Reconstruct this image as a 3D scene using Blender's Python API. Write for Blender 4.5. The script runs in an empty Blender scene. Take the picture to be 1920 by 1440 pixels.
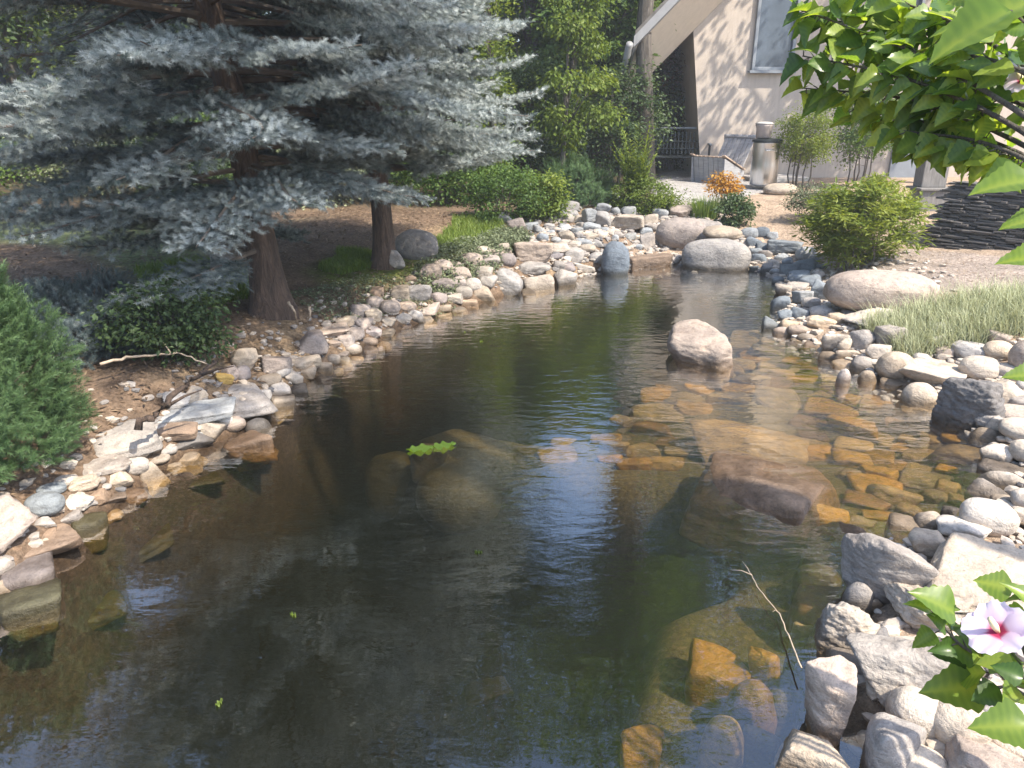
import bpy, bmesh, math, random
import numpy as np
from mathutils import Vector, Matrix, Euler
R = math.radians
SC = bpy.context.scene
COL = SC.collection
rng = np.random.default_rng(7)
random.seed(7)

# ------------------------------------------------------------------ camera, sky, sun, exposure
CAM_Z, PITCH, FPX = 1.9, R(20.4), 1396.0
cam_d = bpy.data.cameras.new("camera")
cam_d.sensor_width = 36.0
cam_d.lens = 36.0 * FPX / 1920.0
cam_d.clip_start, cam_d.clip_end = 0.05, 500.0
cam = bpy.data.objects.new("camera", cam_d)
COL.objects.link(cam)
cam.location = (0, 0, CAM_Z)
cam.rotation_euler = (math.pi / 2 - PITCH, 0, 0)
SC.camera = cam

SUN_DIR = Vector((0.58, -0.46, 1.0)).normalized()          # towards the sun
w = bpy.data.worlds.new("World")
SC.world = w
w.use_nodes = True
nt = w.node_tree
sky = nt.nodes.new("ShaderNodeTexSky")
sky.sky_type = 'NISHITA'
sky.sun_disc = False
sky.sun_elevation = math.asin(SUN_DIR.z)
sky.sun_rotation = math.atan2(SUN_DIR.x, SUN_DIR.y)
sky.air_density, sky.dust_density, sky.ozone_density = 1.0, 1.6, 1.5
bg = nt.nodes["Background"]
bg.inputs[1].default_value = 0.15
nt.links.new(sky.outputs[0], bg.inputs[0])

sun_d = bpy.data.lights.new("sun", 'SUN')
sun_d.energy = 3.7
sun_d.angle = R(0.55)
sun_d.color = (1.0, 0.915, 0.78)
sun = bpy.data.objects.new("sun", sun_d)
COL.objects.link(sun)
sun.location = (6, -4, 12)
sun.rotation_euler = (-SUN_DIR).to_track_quat('-Z', 'Y').to_euler()

SC.view_settings.view_transform = 'Standard'
SC.view_settings.look = 'None'
SC.view_settings.exposure = 1.45
SC.view_settings.gamma = 1.0
SC.cycles.use_denoising = True
SC.cycles.max_bounces = 8
SC.cycles.diffuse_bounces = 3
SC.cycles.glossy_bounces = 3
SC.cycles.transmission_bounces = 4
SC.cycles.transparent_max_bounces = 12
SC.cycles.volume_bounces = 0
SC.cycles.sample_clamp_indirect = 6.0
SC.cycles.caustics_reflective = False
SC.cycles.caustics_refractive = False

# ------------------------------------------------------------------ picking points of the place
CP, SP = math.cos(PITCH), math.sin(PITCH)
def ray(px, py):
    a = (px - 960.0) / FPX
    b = (py - 720.0) / FPX
    return np.array([a, CP - b * SP, -SP - b * CP])
def at(px, py, z=0.0):
    d = ray(px, py); t = (z - CAM_Z) / d[2]
    return np.array([d[0] * t, d[1] * t, z])
def dep(px, py, depth):
    d = ray(px, py)
    return np.array([d[0] * depth, d[1] * depth, CAM_Z + d[2] * depth])
def hit(px, py, zoff=0.0):
    d = ray(px, py)
    ts = np.linspace(1.0, 40.0, 1600) if py > 215 else np.linspace(1, 60, 1600)
    X, Y, Z = d[0] * ts, d[1] * ts, CAM_Z + d[2] * ts
    below = Z < HT(X, Y) + zoff
    i = int(np.argmax(below)) if below.any() else len(ts) - 1
    t0, t1 = ts[max(i - 1, 0)], ts[i]
    for _ in range(14):
        tm = (t0 + t1) / 2
        if CAM_Z + d[2] * tm < HT(np.array([d[0] * tm]), np.array([d[1] * tm]))[0] + zoff: t1 = tm
        else: t0 = tm
    return np.array([d[0] * t1, d[1] * t1, CAM_Z + d[2] * t1]), t1

# ------------------------------------------------------------------ tags
def tag(o, label=None, cat=None, group=None, kind=None):
    if label: o['label'] = label
    if cat: o['category'] = cat
    if group: o['group'] = group
    if kind: o['kind'] = kind
    return o
def empty(name, loc, rz=0.0):
    o = bpy.data.objects.new(name, None)
    o.empty_display_size = 0.1
    o.location = loc; o.rotation_euler = (0, 0, rz)
    COL.objects.link(o)
    return o

# ------------------------------------------------------------------ mesh building
def mk(name, V, F, mats, parent=None, smooth=False, mi=None, tint=None, loc=None):
    """V (n,3); F one index array or a list of them (each of one face size); tint per vertex."""
    Fs = F if isinstance(F, list) else [F]
    Fs = [np.asarray(f, dtype=np.int32) for f in Fs if len(f)]
    V = np.asarray(V, dtype=np.float32)
    me = bpy.data.meshes.new(name)
    me.vertices.add(len(V))
    me.vertices.foreach_set('co', V.ravel())
    idx = np.concatenate([f.ravel() for f in Fs])
    tot = np.concatenate([np.full(len(f), f.shape[1], dtype=np.int32) for f in Fs])
    start = np.concatenate([[0], np.cumsum(tot)[:-1]]).astype(np.int32)
    me.loops.add(len(idx)); me.loops.foreach_set('vertex_index', idx)
    me.polygons.add(len(tot))
    me.polygons.foreach_set('loop_start', start)
    me.polygons.foreach_set('loop_total', tot)
    if mi is not None: me.polygons.foreach_set('material_index', np.asarray(mi, dtype=np.int32))
    me.polygons.foreach_set('use_smooth', np.full(len(tot), bool(smooth)))
    me.update(calc_edges=True)
    if tint is not None:
        tint = np.asarray(tint, dtype=np.float32)
        if tint.ndim == 1:
            a = me.attributes.new('tint', 'FLOAT', 'POINT'); a.data.foreach_set('value', tint)
        else:
            a = me.attributes.new('tint', 'FLOAT_COLOR', 'POINT')
            a.data.foreach_set('color', np.hstack([tint, np.ones((len(tint), 1), np.float32)]).astype(np.float32).ravel())
    for m in (mats if isinstance(mats, (list, tuple)) else [mats]): me.materials.append(m)
    o = bpy.data.objects.new(name, me)
    COL.objects.link(o)
    if parent: o.parent = parent
    if loc is not None: o.location = loc
    return o

class MB:
    """collects boxes, bars, tubes and lathes into one mesh"""
    def __init__(s): s.v = []; s.f = []; s.n = 0
    def add(s, V, F):
        V = np.asarray(V, float)
        s.f += [tuple(int(i) + s.n for i in f) for f in F]
        s.v.append(V); s.n += len(V); return s
    def box(s, c, size, M=None, bev=0.0):
        bm = bmesh.new(); bmesh.ops.create_cube(bm, size=1.0)
        for v in bm.verts: v.co = Vector((v.co.x * size[0], v.co.y * size[1], v.co.z * size[2]))
        if bev > 0: bmesh.ops.bevel(bm, geom=bm.edges[:], offset=bev, segments=2, profile=.6, affect='EDGES')
        bm.verts.index_update()
        V = [(M @ v.co if M else v.co) + Vector(c) for v in bm.verts]
        s.add([tuple(v) for v in V], [[v.index for v in f.verts] for f in bm.faces]); bm.free(); return s
    def bar(s, a, b, wd, th, up=(0, 0, 1), bev=0.003):
        a, b = Vector(a), Vector(b); d = b - a; L = d.length; d.normalize()
        y = Vector(up).cross(d)
        if y.length < 1e-4: y = Vector((0, 1, 0)).cross(d)
        y.normalize(); z = d.cross(y)
        M = Matrix((d, y, z)).transposed()
        return s.box((a + b) / 2, (L, wd, th), M, bev)
    def tube(s, pts, rad, n=8, cap=True):
        V, F = tube(pts, rad, n, cap); return s.add(V, F)
    def lathe(s, prof, n=28, c=(0, 0, 0)):
        V = []; F = []
        for r, z in prof:
            for k in range(n):
                a = 2 * math.pi * k / n; V.append((c[0] + r * math.cos(a), c[1] + r * math.sin(a), c[2] + z))
        for i in range(len(prof) - 1):
            for k in range(n):
                F.append((i * n + k, i * n + (k + 1) % n, (i + 1) * n + (k + 1) % n, (i + 1) * n + k))
        F.append(tuple(range(n))[::-1]); F.append(tuple((len(prof) - 1) * n + k for k in range(n)))
        return s.add(V, F)
    def build(s, name, m, parent=None, smooth=False, loc=None):
        me = bpy.data.meshes.new(name)
        me.from_pydata([tuple(v) for v in np.vstack(s.v)], [], s.f)
        me.polygons.foreach_set('use_smooth', np.full(len(me.polygons), bool(smooth)))
        me.update(); me.materials.append(m)
        o = bpy.data.objects.new(name, me); COL.objects.link(o)
        if parent: o.parent = parent
        if loc is not None: o.location = loc
        return o

def tube(pts, rad, n=8, cap=True):
    P = np.asarray(pts, float); m = len(P)
    rad = np.broadcast_to(np.asarray(rad, float), (m,))
    T = np.gradient(P, axis=0); T /= np.linalg.norm(T, axis=1)[:, None] + 1e-9
    ref = np.array([0.3, 0.9, 0.2]) if abs(T[0] @ np.array([0.3, .9, .2])) < .9 else np.array([1., 0, 0])
    A = np.cross(T, ref); A /= np.linalg.norm(A, axis=1)[:, None] + 1e-9
    B = np.cross(T, A)
    th = np.arange(n) * 2 * math.pi / n
    V = (P[:, None] + rad[:, None, None] * (np.cos(th)[None, :, None] * A[:, None] + np.sin(th)[None, :, None] * B[:, None])).reshape(-1, 3)
    F = [(i * n + k, i * n + (k + 1) % n, (i + 1) * n + (k + 1) % n, (i + 1) * n + k) for i in range(m - 1) for k in range(n)]
    if cap:
        F.append(tuple(range(n))[::-1]); F.append(tuple((m - 1) * n + k for k in range(n)))
    return V, F

# numpy gradient noise
_pr = np.random.default_rng(11)
_perm = _pr.permutation(512); _perm = np.concatenate([_perm, _perm, _perm])
_grad = _pr.normal(size=(512, 3)); _grad /= np.linalg.norm(_grad, axis=1)[:, None]
def pnoise(P):
    P = np.asarray(P, float); i = np.floor(P).astype(int); f = P - i
    u = f * f * f * (f * (f * 6 - 15) + 10)
    out = 0
    for dx in (0, 1):
        for dy in (0, 1):
            for dz in (0, 1):
                h = _perm[(_perm[(_perm[(i[:, 0] + dx) & 511] + i[:, 1] + dy) & 511] + i[:, 2] + dz) & 511]
                g = _grad[h]
                wgt = (u[:, 0] if dx else 1 - u[:, 0]) * (u[:, 1] if dy else 1 - u[:, 1]) * (u[:, 2] if dz else 1 - u[:, 2])
                out = out + wgt * ((f[:, 0] - dx) * g[:, 0] + (f[:, 1] - dy) * g[:, 1] + (f[:, 2] - dz) * g[:, 2])
    return out
def fbm(P, oct=4, gain=.5):
    P = np.asarray(P, float); a = 1.0; s = 0
    for k in range(oct):
        s = s + a * pnoise(P * (2.0 ** k) + 17.3 * k); a *= gain
    return s
def sstep(a, b, x):
    t = np.clip((x - a) / (b - a), 0, 1); return t * t * (3 - 2 * t)

# polygon signed distance (negative inside)
def poly_sd(X, Y, poly):
    P = np.asarray(poly, float); X = np.asarray(X, float); Y = np.asarray(Y, float)
    d2 = np.full(X.shape, 1e9); ins = np.zeros(X.shape, bool)
    n = len(P)
    for i in range(n):
        ax, ay = P[i]; bx, by = P[(i + 1) % n]
        ex, ey = bx - ax, by - ay
        t = np.clip(((X - ax) * ex + (Y - ay) * ey) / (ex * ex + ey * ey + 1e-12), 0, 1)
        d2 = np.minimum(d2, (X - ax - t * ex) ** 2 + (Y - ay - t * ey) ** 2)
        c = ((ay > Y) != (by > Y))
        xi = ex * (Y - ay) / (ey if abs(ey) > 1e-12 else 1e-12) + ax
        ins ^= c & (X < xi)
    return np.where(ins, -1, 1) * np.sqrt(d2)
# ------------------------------------------------------------------ materials
class NT:
    def __init__(s, name):
        s.m = bpy.data.materials.new(name); s.m.use_nodes = True; s.t = s.m.node_tree
        s.b = s.t.nodes["Principled BSDF"]; s.out = s.t.nodes["Material Output"]
    def n(s, typ, ins=None, **kw):
        nd = s.t.nodes.new("ShaderNode" + typ)
        for k, v in kw.items(): setattr(nd, k, v)
        for k, v in (ins or {}).items():
            if hasattr(v, 'is_linked') or isinstance(v, bpy.types.NodeSocket): s.t.links.new(v, nd.inputs[k])
            else: nd.inputs[k].default_value = v
        return nd
    def l(s, a, b): s.t.links.new(a, b)
    def noise(s, scale, detail=5, rough=.6, vec=None, dist=0.0):
        return s.n("TexNoise", {"Scale": scale, "Detail": detail, "Roughness": rough, "Distortion": dist, **({"Vector": vec} if vec else {})})
    def ramp(s, fac, stops, interp='LINEAR'):
        r = s.n("ValToRGB", {"Fac": fac}); cr = r.color_ramp; cr.interpolation = interp
        while len(cr.elements) < len(stops): cr.elements.new(.5)
        for e, (p, c) in zip(cr.elements, stops):
            e.position = p; e.color = (*c, 1) if len(c) == 3 else c
        return r.outputs[0]
    def mix(s, fac, a, b, blend='MIX'):
        x = s.n("Mix", data_type='RGBA', blend_type=blend)
        for k, v in ((0, fac), (6, a), (7, b)):
            if isinstance(v, bpy.types.NodeSocket): s.l(v, x.inputs[k])
            else: x.inputs[k].default_value = v if k == 0 else ((*v, 1) if len(v) == 3 else v)
        return x.outputs[2]
    def math(s, op, a, b=0.0, clamp=False):
        x = s.n("Math", operation=op, use_clamp=clamp)
        for k, v in ((0, a), (1, b)):
            if isinstance(v, bpy.types.NodeSocket): s.l(v, x.inputs[k])
            else: x.inputs[k].default_value = v
        return x.outputs[0]
    def mapr(s, v, a, b, c=0.0, d=1.0):
        x = s.n("MapRange", {"Value": v, "From Min": a, "From Max": b, "To Min": c, "To Max": d}); return x.outputs[0]
    def bump(s, h, strength=.5, dist=.02, normal=None):
        x = s.n("Bump", {"Height": h, "Strength": strength, "Distance": dist, **({"Normal": normal} if normal else {})}); return x.outputs[0]
    def objco(s, scale=(1, 1, 1), src='Object'):
        c = s.n("TexCoord"); mp = s.n("Mapping", {"Vector": c.outputs[src], "Scale": scale}); return mp.outputs[0]

def stone_mat():
    t = NT("stone")
    info = t.n("ObjectInfo")
    co = t.n("TexCoord").outputs['Object']
    off = t.n("VectorMath", {0: co}, operation='ADD')
    rv = t.n("CombineXYZ", {0: t.math('MULTIPLY', info.outputs['Random'], 40.0), 1: t.math('MULTIPLY', info.outputs['Random'], 17.0), 2: 0.0})
    t.l(rv.outputs[0], off.inputs[1]); v = off.outputs[0]
    n1 = t.noise(5, 6, .62, v); n2 = t.noise(26, 5, .7, v); n3 = t.noise(120, 3, .7, v)
    st = t.n("Mapping", {"Vector": v, "Scale": (2.4, 2.4, 6.0), "Rotation": (.35, .25, 0)})
    n4 = t.noise(3.2, 5, .65, st.outputs[0], .8)
    base = info.outputs['Color']
    c = t.mix(1.0, base, t.ramp(n1.outputs[0], [(.25, (.62, .60, .60)), (.5, (.95, .95, .95)), (.75, (1.22, 1.17, 1.10))]), 'MULTIPLY')
    c = t.mix(.8, c, t.ramp(n2.outputs[0], [(.28, (.55, .55, .57)), (.48, (1, 1, 1)), (.72, (1.15, 1.13, 1.1))]), 'MULTIPLY')
    c = t.mix(.42, c, t.ramp(n4.outputs[0], [(.33, (.62, .56, .50)), (.47, (1, 1, 1)), (.66, (1.1, 1.08, 1.06))]), 'MULTIPLY')
    c = t.mix(.45, c, t.ramp(n3.outputs[0], [(.3, (.62, .62, .62)), (.55, (1.05, 1.05, 1.05)), (.75, (1.2, 1.2, 1.2))]), 'MULTIPLY')
    # water line: damp band above, algae film below the surface
    z = t.n("SeparateXYZ", {0: t.n("NewGeometry").outputs['Position']}).outputs[2]
    zj = t.math('ADD', z, t.math('MULTIPLY', t.math('SUBTRACT', n1.outputs[0], .5), .06))
    wet = t.mapr(zj, .075, .03)
    wc = t.mix(1.0, c, (.46, .42, .37), 'MULTIPLY')
    c = t.mix(wet, c, wc)
    alg = t.mapr(zj, .012, -.03)
    ac = t.mix(1.0, t.ramp(n1.outputs[0], [(.3, (.22, .155, .05)), (.52, (.60, .47, .18)), (.72, (.78, .64, .28))]), t.ramp(n2.outputs[0], [(.3, (.5, .5, .45)), (.6, (1, 1, 1))]), 'MULTIPLY')
    ac = t.mix(1.0, t.mix(.42, ac, (1, 1, 1)), t.mix(1.0, c, (2.4, 2.05, 1.2), 'MULTIPLY'), 'MULTIPLY')
    c = t.mix(t.math('MULTIPLY', alg, .92), c, ac)
    t.l(c, t.b.inputs['Base Color'])
    t.l(t.mapr(wet, 0, 1, .82, .42), t.b.inputs['Roughness'])
    h = t.math('ADD', t.math('MULTIPLY', n4.outputs[0], .7), t.math('ADD', t.math('MULTIPLY', n2.outputs[0], .55), t.math('MULTIPLY', n3.outputs[0], .16)))
    t.l(t.bump(h, .85, .022), t.b.inputs['Normal'])
    t.b.inputs['Specular IOR Level'].default_value = .3
    return t.m

def foliage_mat(name, stops, trans=.35, rough=.5, spec=.35, tcol=1.05, tb=.6):
    t = NT(name)
    a = t.n("Attribute", attribute_name='tint').outputs['Fac']
    c = t.ramp(a, stops)
    t.l(c, t.b.inputs['Base Color']); t.b.inputs['Roughness'].default_value = rough
    t.b.inputs['Specular IOR Level'].default_value = spec
    if trans > 0:
        tr = t.n("BsdfTranslucent", {"Color": t.mix(1.0, c, (tcol * 1.22, tcol * 1.15, tcol * tb), 'MULTIPLY')})
        mx = t.n("MixShader", {0: trans, 1: t.b.outputs[0], 2: tr.outputs[0]})
        t.l(mx.outputs[0], t.out.inputs[0])
    return t.m

def bark_mat(name, a, b):
    t = NT(name); v = t.objco((9, 9, 1.6))
    n = t.noise(2.6, 6, .7, v, .6); n2 = t.noise(22, 4, .6)
    c = t.ramp(n.outputs[0], [(.3, a), (.66, b)])
    c = t.mix(.6, c, t.ramp(n2.outputs[0], [(.3, (.6, .6, .6)), (.7, (1.2, 1.2, 1.2))]), 'MULTIPLY')
    t.l(c, t.b.inputs['Base Color']); t.b.inputs['Roughness'].default_value = .9
    t.l(t.bump(n.outputs[0], 1.0, .05), t.b.inputs['Normal']); return t.m

def plain(name, col, rough=.6, metal=0.0, var=.25, scale=8, bump=.0, vs=(1, 1, 1)):
    t = NT(name); v = t.objco(vs); n = t.noise(scale, 6, .65, v)
    lo = tuple(x * (1 - var) for x in col); hi = tuple(min(1, x * (1 + var)) for x in col)
    t.l(t.ramp(n.outputs[0], [(.3, lo), (.7, hi)]), t.b.inputs['Base Color'])
    t.b.inputs['Roughness'].default_value = rough; t.b.inputs['Metallic'].default_value = metal
    if bump: t.l(t.bump(n.outputs[0], bump, .01), t.b.inputs['Normal'])
    return t.m

def ground_mat():
    t = NT("ground")
    c = t.n("Attribute", attribute_name='tint').outputs['Color']
    g = t.n("NewGeometry").outputs['Position']
    n1 = t.noise(3.5, 8, .7, g); n2 = t.noise(38, 5, .7, g); n3 = t.noise(160, 2, .6, g)
    sp = t.n("TexVoronoi", {"Vector": g, "Scale": 55.0, "Randomness": 1.0})
    k = t.mix(.85, c, t.ramp(n1.outputs[0], [(.28, (.55, .53, .5)), (.5, (.95, .95, .95)), (.72, (1.3, 1.25, 1.2))]), 'MULTIPLY')
    k = t.mix(.9, k, t.ramp(n2.outputs[0], [(.3, (.5, .47, .45)), (.52, (1, 1, 1)), (.72, (1.4, 1.36, 1.3))]), 'MULTIPLY')
    k = t.mix(.5, k, t.ramp(sp.outputs['Color'], [(.15, (.6, .58, .55)), (.6, (1.05, 1.05, 1.05)), (.95, (1.6, 1.5, 1.4))]), 'MULTIPLY')
    z = t.n("SeparateXYZ", {0: g}).outputs[2]
    wet = t.mapr(z, .05, .0)
    k = t.mix(wet, k, t.mix(1.0, k, (.5, .46, .4), 'MULTIPLY'))
    t.l(k, t.b.inputs['Base Color']); t.b.inputs['Roughness'].default_value = .92
    t.b.inputs['Specular IOR Level'].default_value = .15
    h = t.math('ADD', t.math('MULTIPLY', n2.outputs[0], .8), t.math('MULTIPLY', n3.outputs[0], .35))
    t.l(t.bump(h, .9, .03), t.b.inputs['Normal']); return t.m

def water_mat():
    t = NT("pond_water"); t.t.nodes.remove(t.b)
    g = t.n("NewGeometry").outputs['Position']
    m1 = t.n("Mapping", {"Vector": g, "Scale": (5.0, 13.0, 1.0), "Rotation": (0, 0, R(8))})
    n1 = t.noise(1.0, 3, .5, m1.outputs[0], .35)
    m2 = t.n("Mapping", {"Vector": g, "Scale": (1.3, 2.3, 1.0), "Rotation": (0, 0, R(-25))})
    n2 = t.noise(1.0, 2, .5, m2.outputs[0])
    m3 = t.n("Mapping", {"Vector": g, "Scale": (14.0, 30.0, 1.0), "Rotation": (0, 0, R(3))})
    n3 = t.noise(1.0, 2, .5, m3.outputs[0])
    # breeze: stronger ripples away from the near bank, in drifting patches
    y = t.n("SeparateXYZ", {0: g}).outputs[1]
    far = t.mapr(y, 2.2, 4.6, .22, 1.0)
    patch = t.mapr(t.noise(.55, 2, .5, g).outputs[0], .35, .62, .45, 1.15)
    amp = t.math('MULTIPLY', far, patch)
    h = t.math('ADD', t.math('MULTIPLY', n1.outputs[0], .0056), t.math('MULTIPLY', n3.outputs[0], .0011))
    h = t.math('ADD', t.math('MULTIPLY', h, amp), t.math('MULTIPLY', n2.outputs[0], .0035))
    nb = t.bump(h, 1.0, 1.0)
    gl = t.n("BsdfGlossy", {"Color": (1, 1, 1, 1), "Roughness": 0.0, "Normal": nb})
    tr = t.n("BsdfTransparent", {"Color": (1, 1, 1, 1)})
    lw = t.n("LayerWeight", {"Blend": .5, "Normal": nb}).outputs["Facing"]
    fr = t.math("ADD", t.math("MULTIPLY", t.math("POWER", lw, 2.4), .88), .11)
    mx = t.n("MixShader", {0: fr, 1: tr.outputs[0], 2: gl.outputs[0]})
    t.l(mx.outputs[0], t.out.inputs['Surface'])
    ab = t.n("VolumeAbsorption", {"Color": (.47, .47, .30, 1), "Density": 1.15})
    sc = t.n("VolumeScatter", {"Color": (.50, .57, .40, 1), "Density": .11, "Anisotropy": .3})
    ad = t.n("AddShader"); t.l(ab.outputs[0], ad.inputs[0]); t.l(sc.outputs[0], ad.inputs[1])
    t.l(ad.outputs[0], t.out.inputs['Volume'])
    return t.m

M = {}
M['stone'] = stone_mat()
M['ground'] = ground_mat()
M['water'] = water_mat()
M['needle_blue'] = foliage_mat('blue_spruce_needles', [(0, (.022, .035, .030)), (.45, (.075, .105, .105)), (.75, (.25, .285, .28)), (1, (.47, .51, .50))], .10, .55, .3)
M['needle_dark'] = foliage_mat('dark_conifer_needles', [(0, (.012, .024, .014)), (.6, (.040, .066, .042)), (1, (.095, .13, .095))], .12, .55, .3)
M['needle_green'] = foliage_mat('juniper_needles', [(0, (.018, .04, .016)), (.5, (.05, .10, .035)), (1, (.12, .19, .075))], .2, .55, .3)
M['leaf_green'] = foliage_mat('green_leaves', [(0, (.04, .08, .02)), (.5, (.105, .18, .045)), (1, (.22, .30, .08))], .45)
M['leaf_yellow'] = foliage_mat('yellow_green_leaves', [(0, (.06, .10, .015)), (.5, (.14, .20, .032)), (1, (.27, .31, .06))], .45)
M['leaf_dark'] = foliage_mat('dark_leaves', [(0, (.022, .042, .017)), (.5, (.058, .098, .036)), (1, (.13, .18, .07))], .35)
M['leaf_red'] = foliage_mat('dark_red_leaves', [(0, (.035, .020, .016)), (.5, (.10, .052, .040)), (1, (.20, .11, .075))], .3)
M['leaf_sage'] = foliage_mat('grey_green_leaves', [(0, (.07, .09, .05)), (.5, (.20, .235, .13)), (1, (.47, .49, .31))], .25, tcol=1.0, tb=.95)
M['leaf_hib'] = foliage_mat('hibiscus_leaves', [(0, (.028, .065, .014)), (.45, (.075, .15, .028)), (.8, (.16, .25, .045)), (1, (.28, .36, .06))], .5, .32, .5, 1.45, .42)
M['leaf_orange'] = foliage_mat('orange_leaves', [(0, (.22, .10, .015)), (.5, (.42, .21, .03)), (1, (.6, .36, .06))], .35)
M['grass'] = foliage_mat('grass_blades', [(0, (.05, .09, .015)), (.5, (.11, .18, .03)), (1, (.22, .28, .06))], .35)
M['bark'] = bark_mat('spruce_bark', (.035, .024, .018), (.15, .10, .072))
M['bark_grey'] = bark_mat('grey_bark', (.05, .042, .034), (.19, .165, .14))
M['twig'] = plain('dead_twig', (.11, .085, .065), .9, var=.4)
M['twig_pale'] = plain('bleached_twig', (.42, .33, .24), .85, var=.35, scale=30)
# ------------------------------------------------------------------ the pond and the land round it
_shore_px = [(0, 1150), (120, 1100), (200, 1005), (270, 955), (330, 900), (420, 850), (500, 812), (555, 765), (600, 728), (660, 690), (720, 655), (780, 622),
             (860, 592), (930, 570), (1000, 548), (1090, 522), (1150, 508), (1190, 503), (1270, 498), (1300, 506), (1400, 506), (1440, 520), (1445, 560),
             (1425, 600), (1440, 628), (1500, 650), (1545, 680), (1600, 705), (1690, 745), (1750, 785), (1800, 820), (1838, 860), (1838, 900), (1790, 940),
             (1720, 965), (1650, 985), (1590, 1020), (1565, 1090), (1540, 1160), (1512, 1230), (1500, 1310), (1530, 1370), (1590, 1400), (1610, 1440)]
POND = [tuple(at(x, y, 0)[:2]) for x, y in _shore_px]
POND = [(-2.75, 1.75), (-2.3, 2.0)][:1] + POND + [(1.02, 1.35), (0.8, 0.95), (0.2, 0.6), (-0.9, 0.45), (-2.0, 0.8)]
_shelf_px = [(1250, 655), (1330, 640), (1430, 615), (1560, 680), (1760, 780), (1870, 880), (1800, 960), (1600, 1010), (1420, 985), (1270, 900), (1120, 870), (1000, 860),
             (800, 845), (760, 800), (850, 770), (1020, 790), (1130, 770), (1200, 715)]
SHELF = [tuple(at(x, y, -.15)[:2]) for x, y in _shelf_px]
SHELF2 = [tuple(at(x, y, -.2)[:2]) for x, y in [(1250, 1100), (1400, 1050), (1640, 1040), (1660, 1500), (1300, 1500), (1180, 1330)]]
GRID = {}
def HT(X, Y):
    X = np.asarray(X, float); Y = np.asarray(Y, float)
    sd0 = poly_sd(X, Y, POND)
    xc = -0.4 + 0.23 * (Y - 2)
    rt = sstep(-.3, .5, X - xc)
    sd = sd0 - .16 + .07 * sstep(7, 9, Y)
    lf = .12 * sstep(0, .12, sd) + .22 * sstep(.08, .7, sd) + .16 * sstep(.8, 2.6, sd)
    rg = .05 * sstep(0, .08, sd) + .30 * sstep(.05, 1.5, sd) + .20 * sstep(1.4, 3.2, sd)
    out = lf * (1 - rt) + rg * rt
    out = out + .05 * pnoise(np.stack([X.ravel() * .9, Y.ravel() * .9, 0 * X.ravel()], 1)).reshape(X.shape) * sstep(.1, 1.5, sd) * (1 - .8 * rt)
    out = out + .012 * np.maximum(0, Y - 16) + .02 * np.maximum(0, -X - 6)
    dl = np.minimum(1.25, .10 + (1.7 + 2.2 * (1 - rt)) * np.maximum(-sd, 0) ** 1.05)
    s1 = poly_sd(X, Y, SHELF); s2 = poly_sd(X, Y, SHELF2)
    w1 = 1 - sstep(-.12, .42, s1); w2 = (1 - sstep(-.1, .45, s2)) * (1 - w1)
    shelf = .07 + .13 * sstep(0, .5, -sd) + .10 * sstep(.6, 1.9, -sd)
    dl = dl * (1 - w1 - w2) + shelf * w1 + .34 * w2
    dl = dl * sstep(-.02, .12, -sd)
    dl = dl + .03 * pnoise(np.stack([X.ravel() * 3, Y.ravel() * 3, 5 + 0 * X.ravel()], 1)).reshape(X.shape) * sstep(.1, .4, -sd)
    return np.where(sd > 0, out, -dl)

def axis(a, b, segs):
    out = []
    for (s, e, st) in segs: out.append(np.arange(s, e, st))
    out.append([segs[-1][1]]); return np.concatenate(out)
gx = axis(0, 0, [(-70, -20, 2.5), (-20, -6, .35), (-6, 6.5, .06), (6.5, 16, .3), (16, 70, 2.5)])
gy = axis(0, 0, [(-30, -2, 1.5), (-2, .3, .15), (.3, 8, .06), (8, 13, .1), (13, 26, .35), (26, 110, 2.5)])
GX, GY = np.meshgrid(gx, gy)
GZ = HT(GX, GY)
def zone(px, z): return [tuple(at(x, y, z)[:2]) for x, y in px]
Z_PATIO = zone([(1215, 345), (1235, 325), (1310, 312), (1475, 338), (1470, 352), (1380, 372), (1270, 378), (1225, 365)], .55)
Z_LAWN = zone([(560, 505), (640, 470), (780, 470), (960, 400), (960, 440), (830, 490), (700, 520), (600, 530)], .4)
Z_LAWN2 = zone([(-300, 420), (300, 415), (480, 500), (470, 545), (300, 560), (100, 470), (-300, 460)], .45)
Z_PAVE = zone([(1640, 462), (1700, 440), (1800, 452), (1960, 480), (1960, 530), (1760, 515), (1660, 500)], .5)
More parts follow.
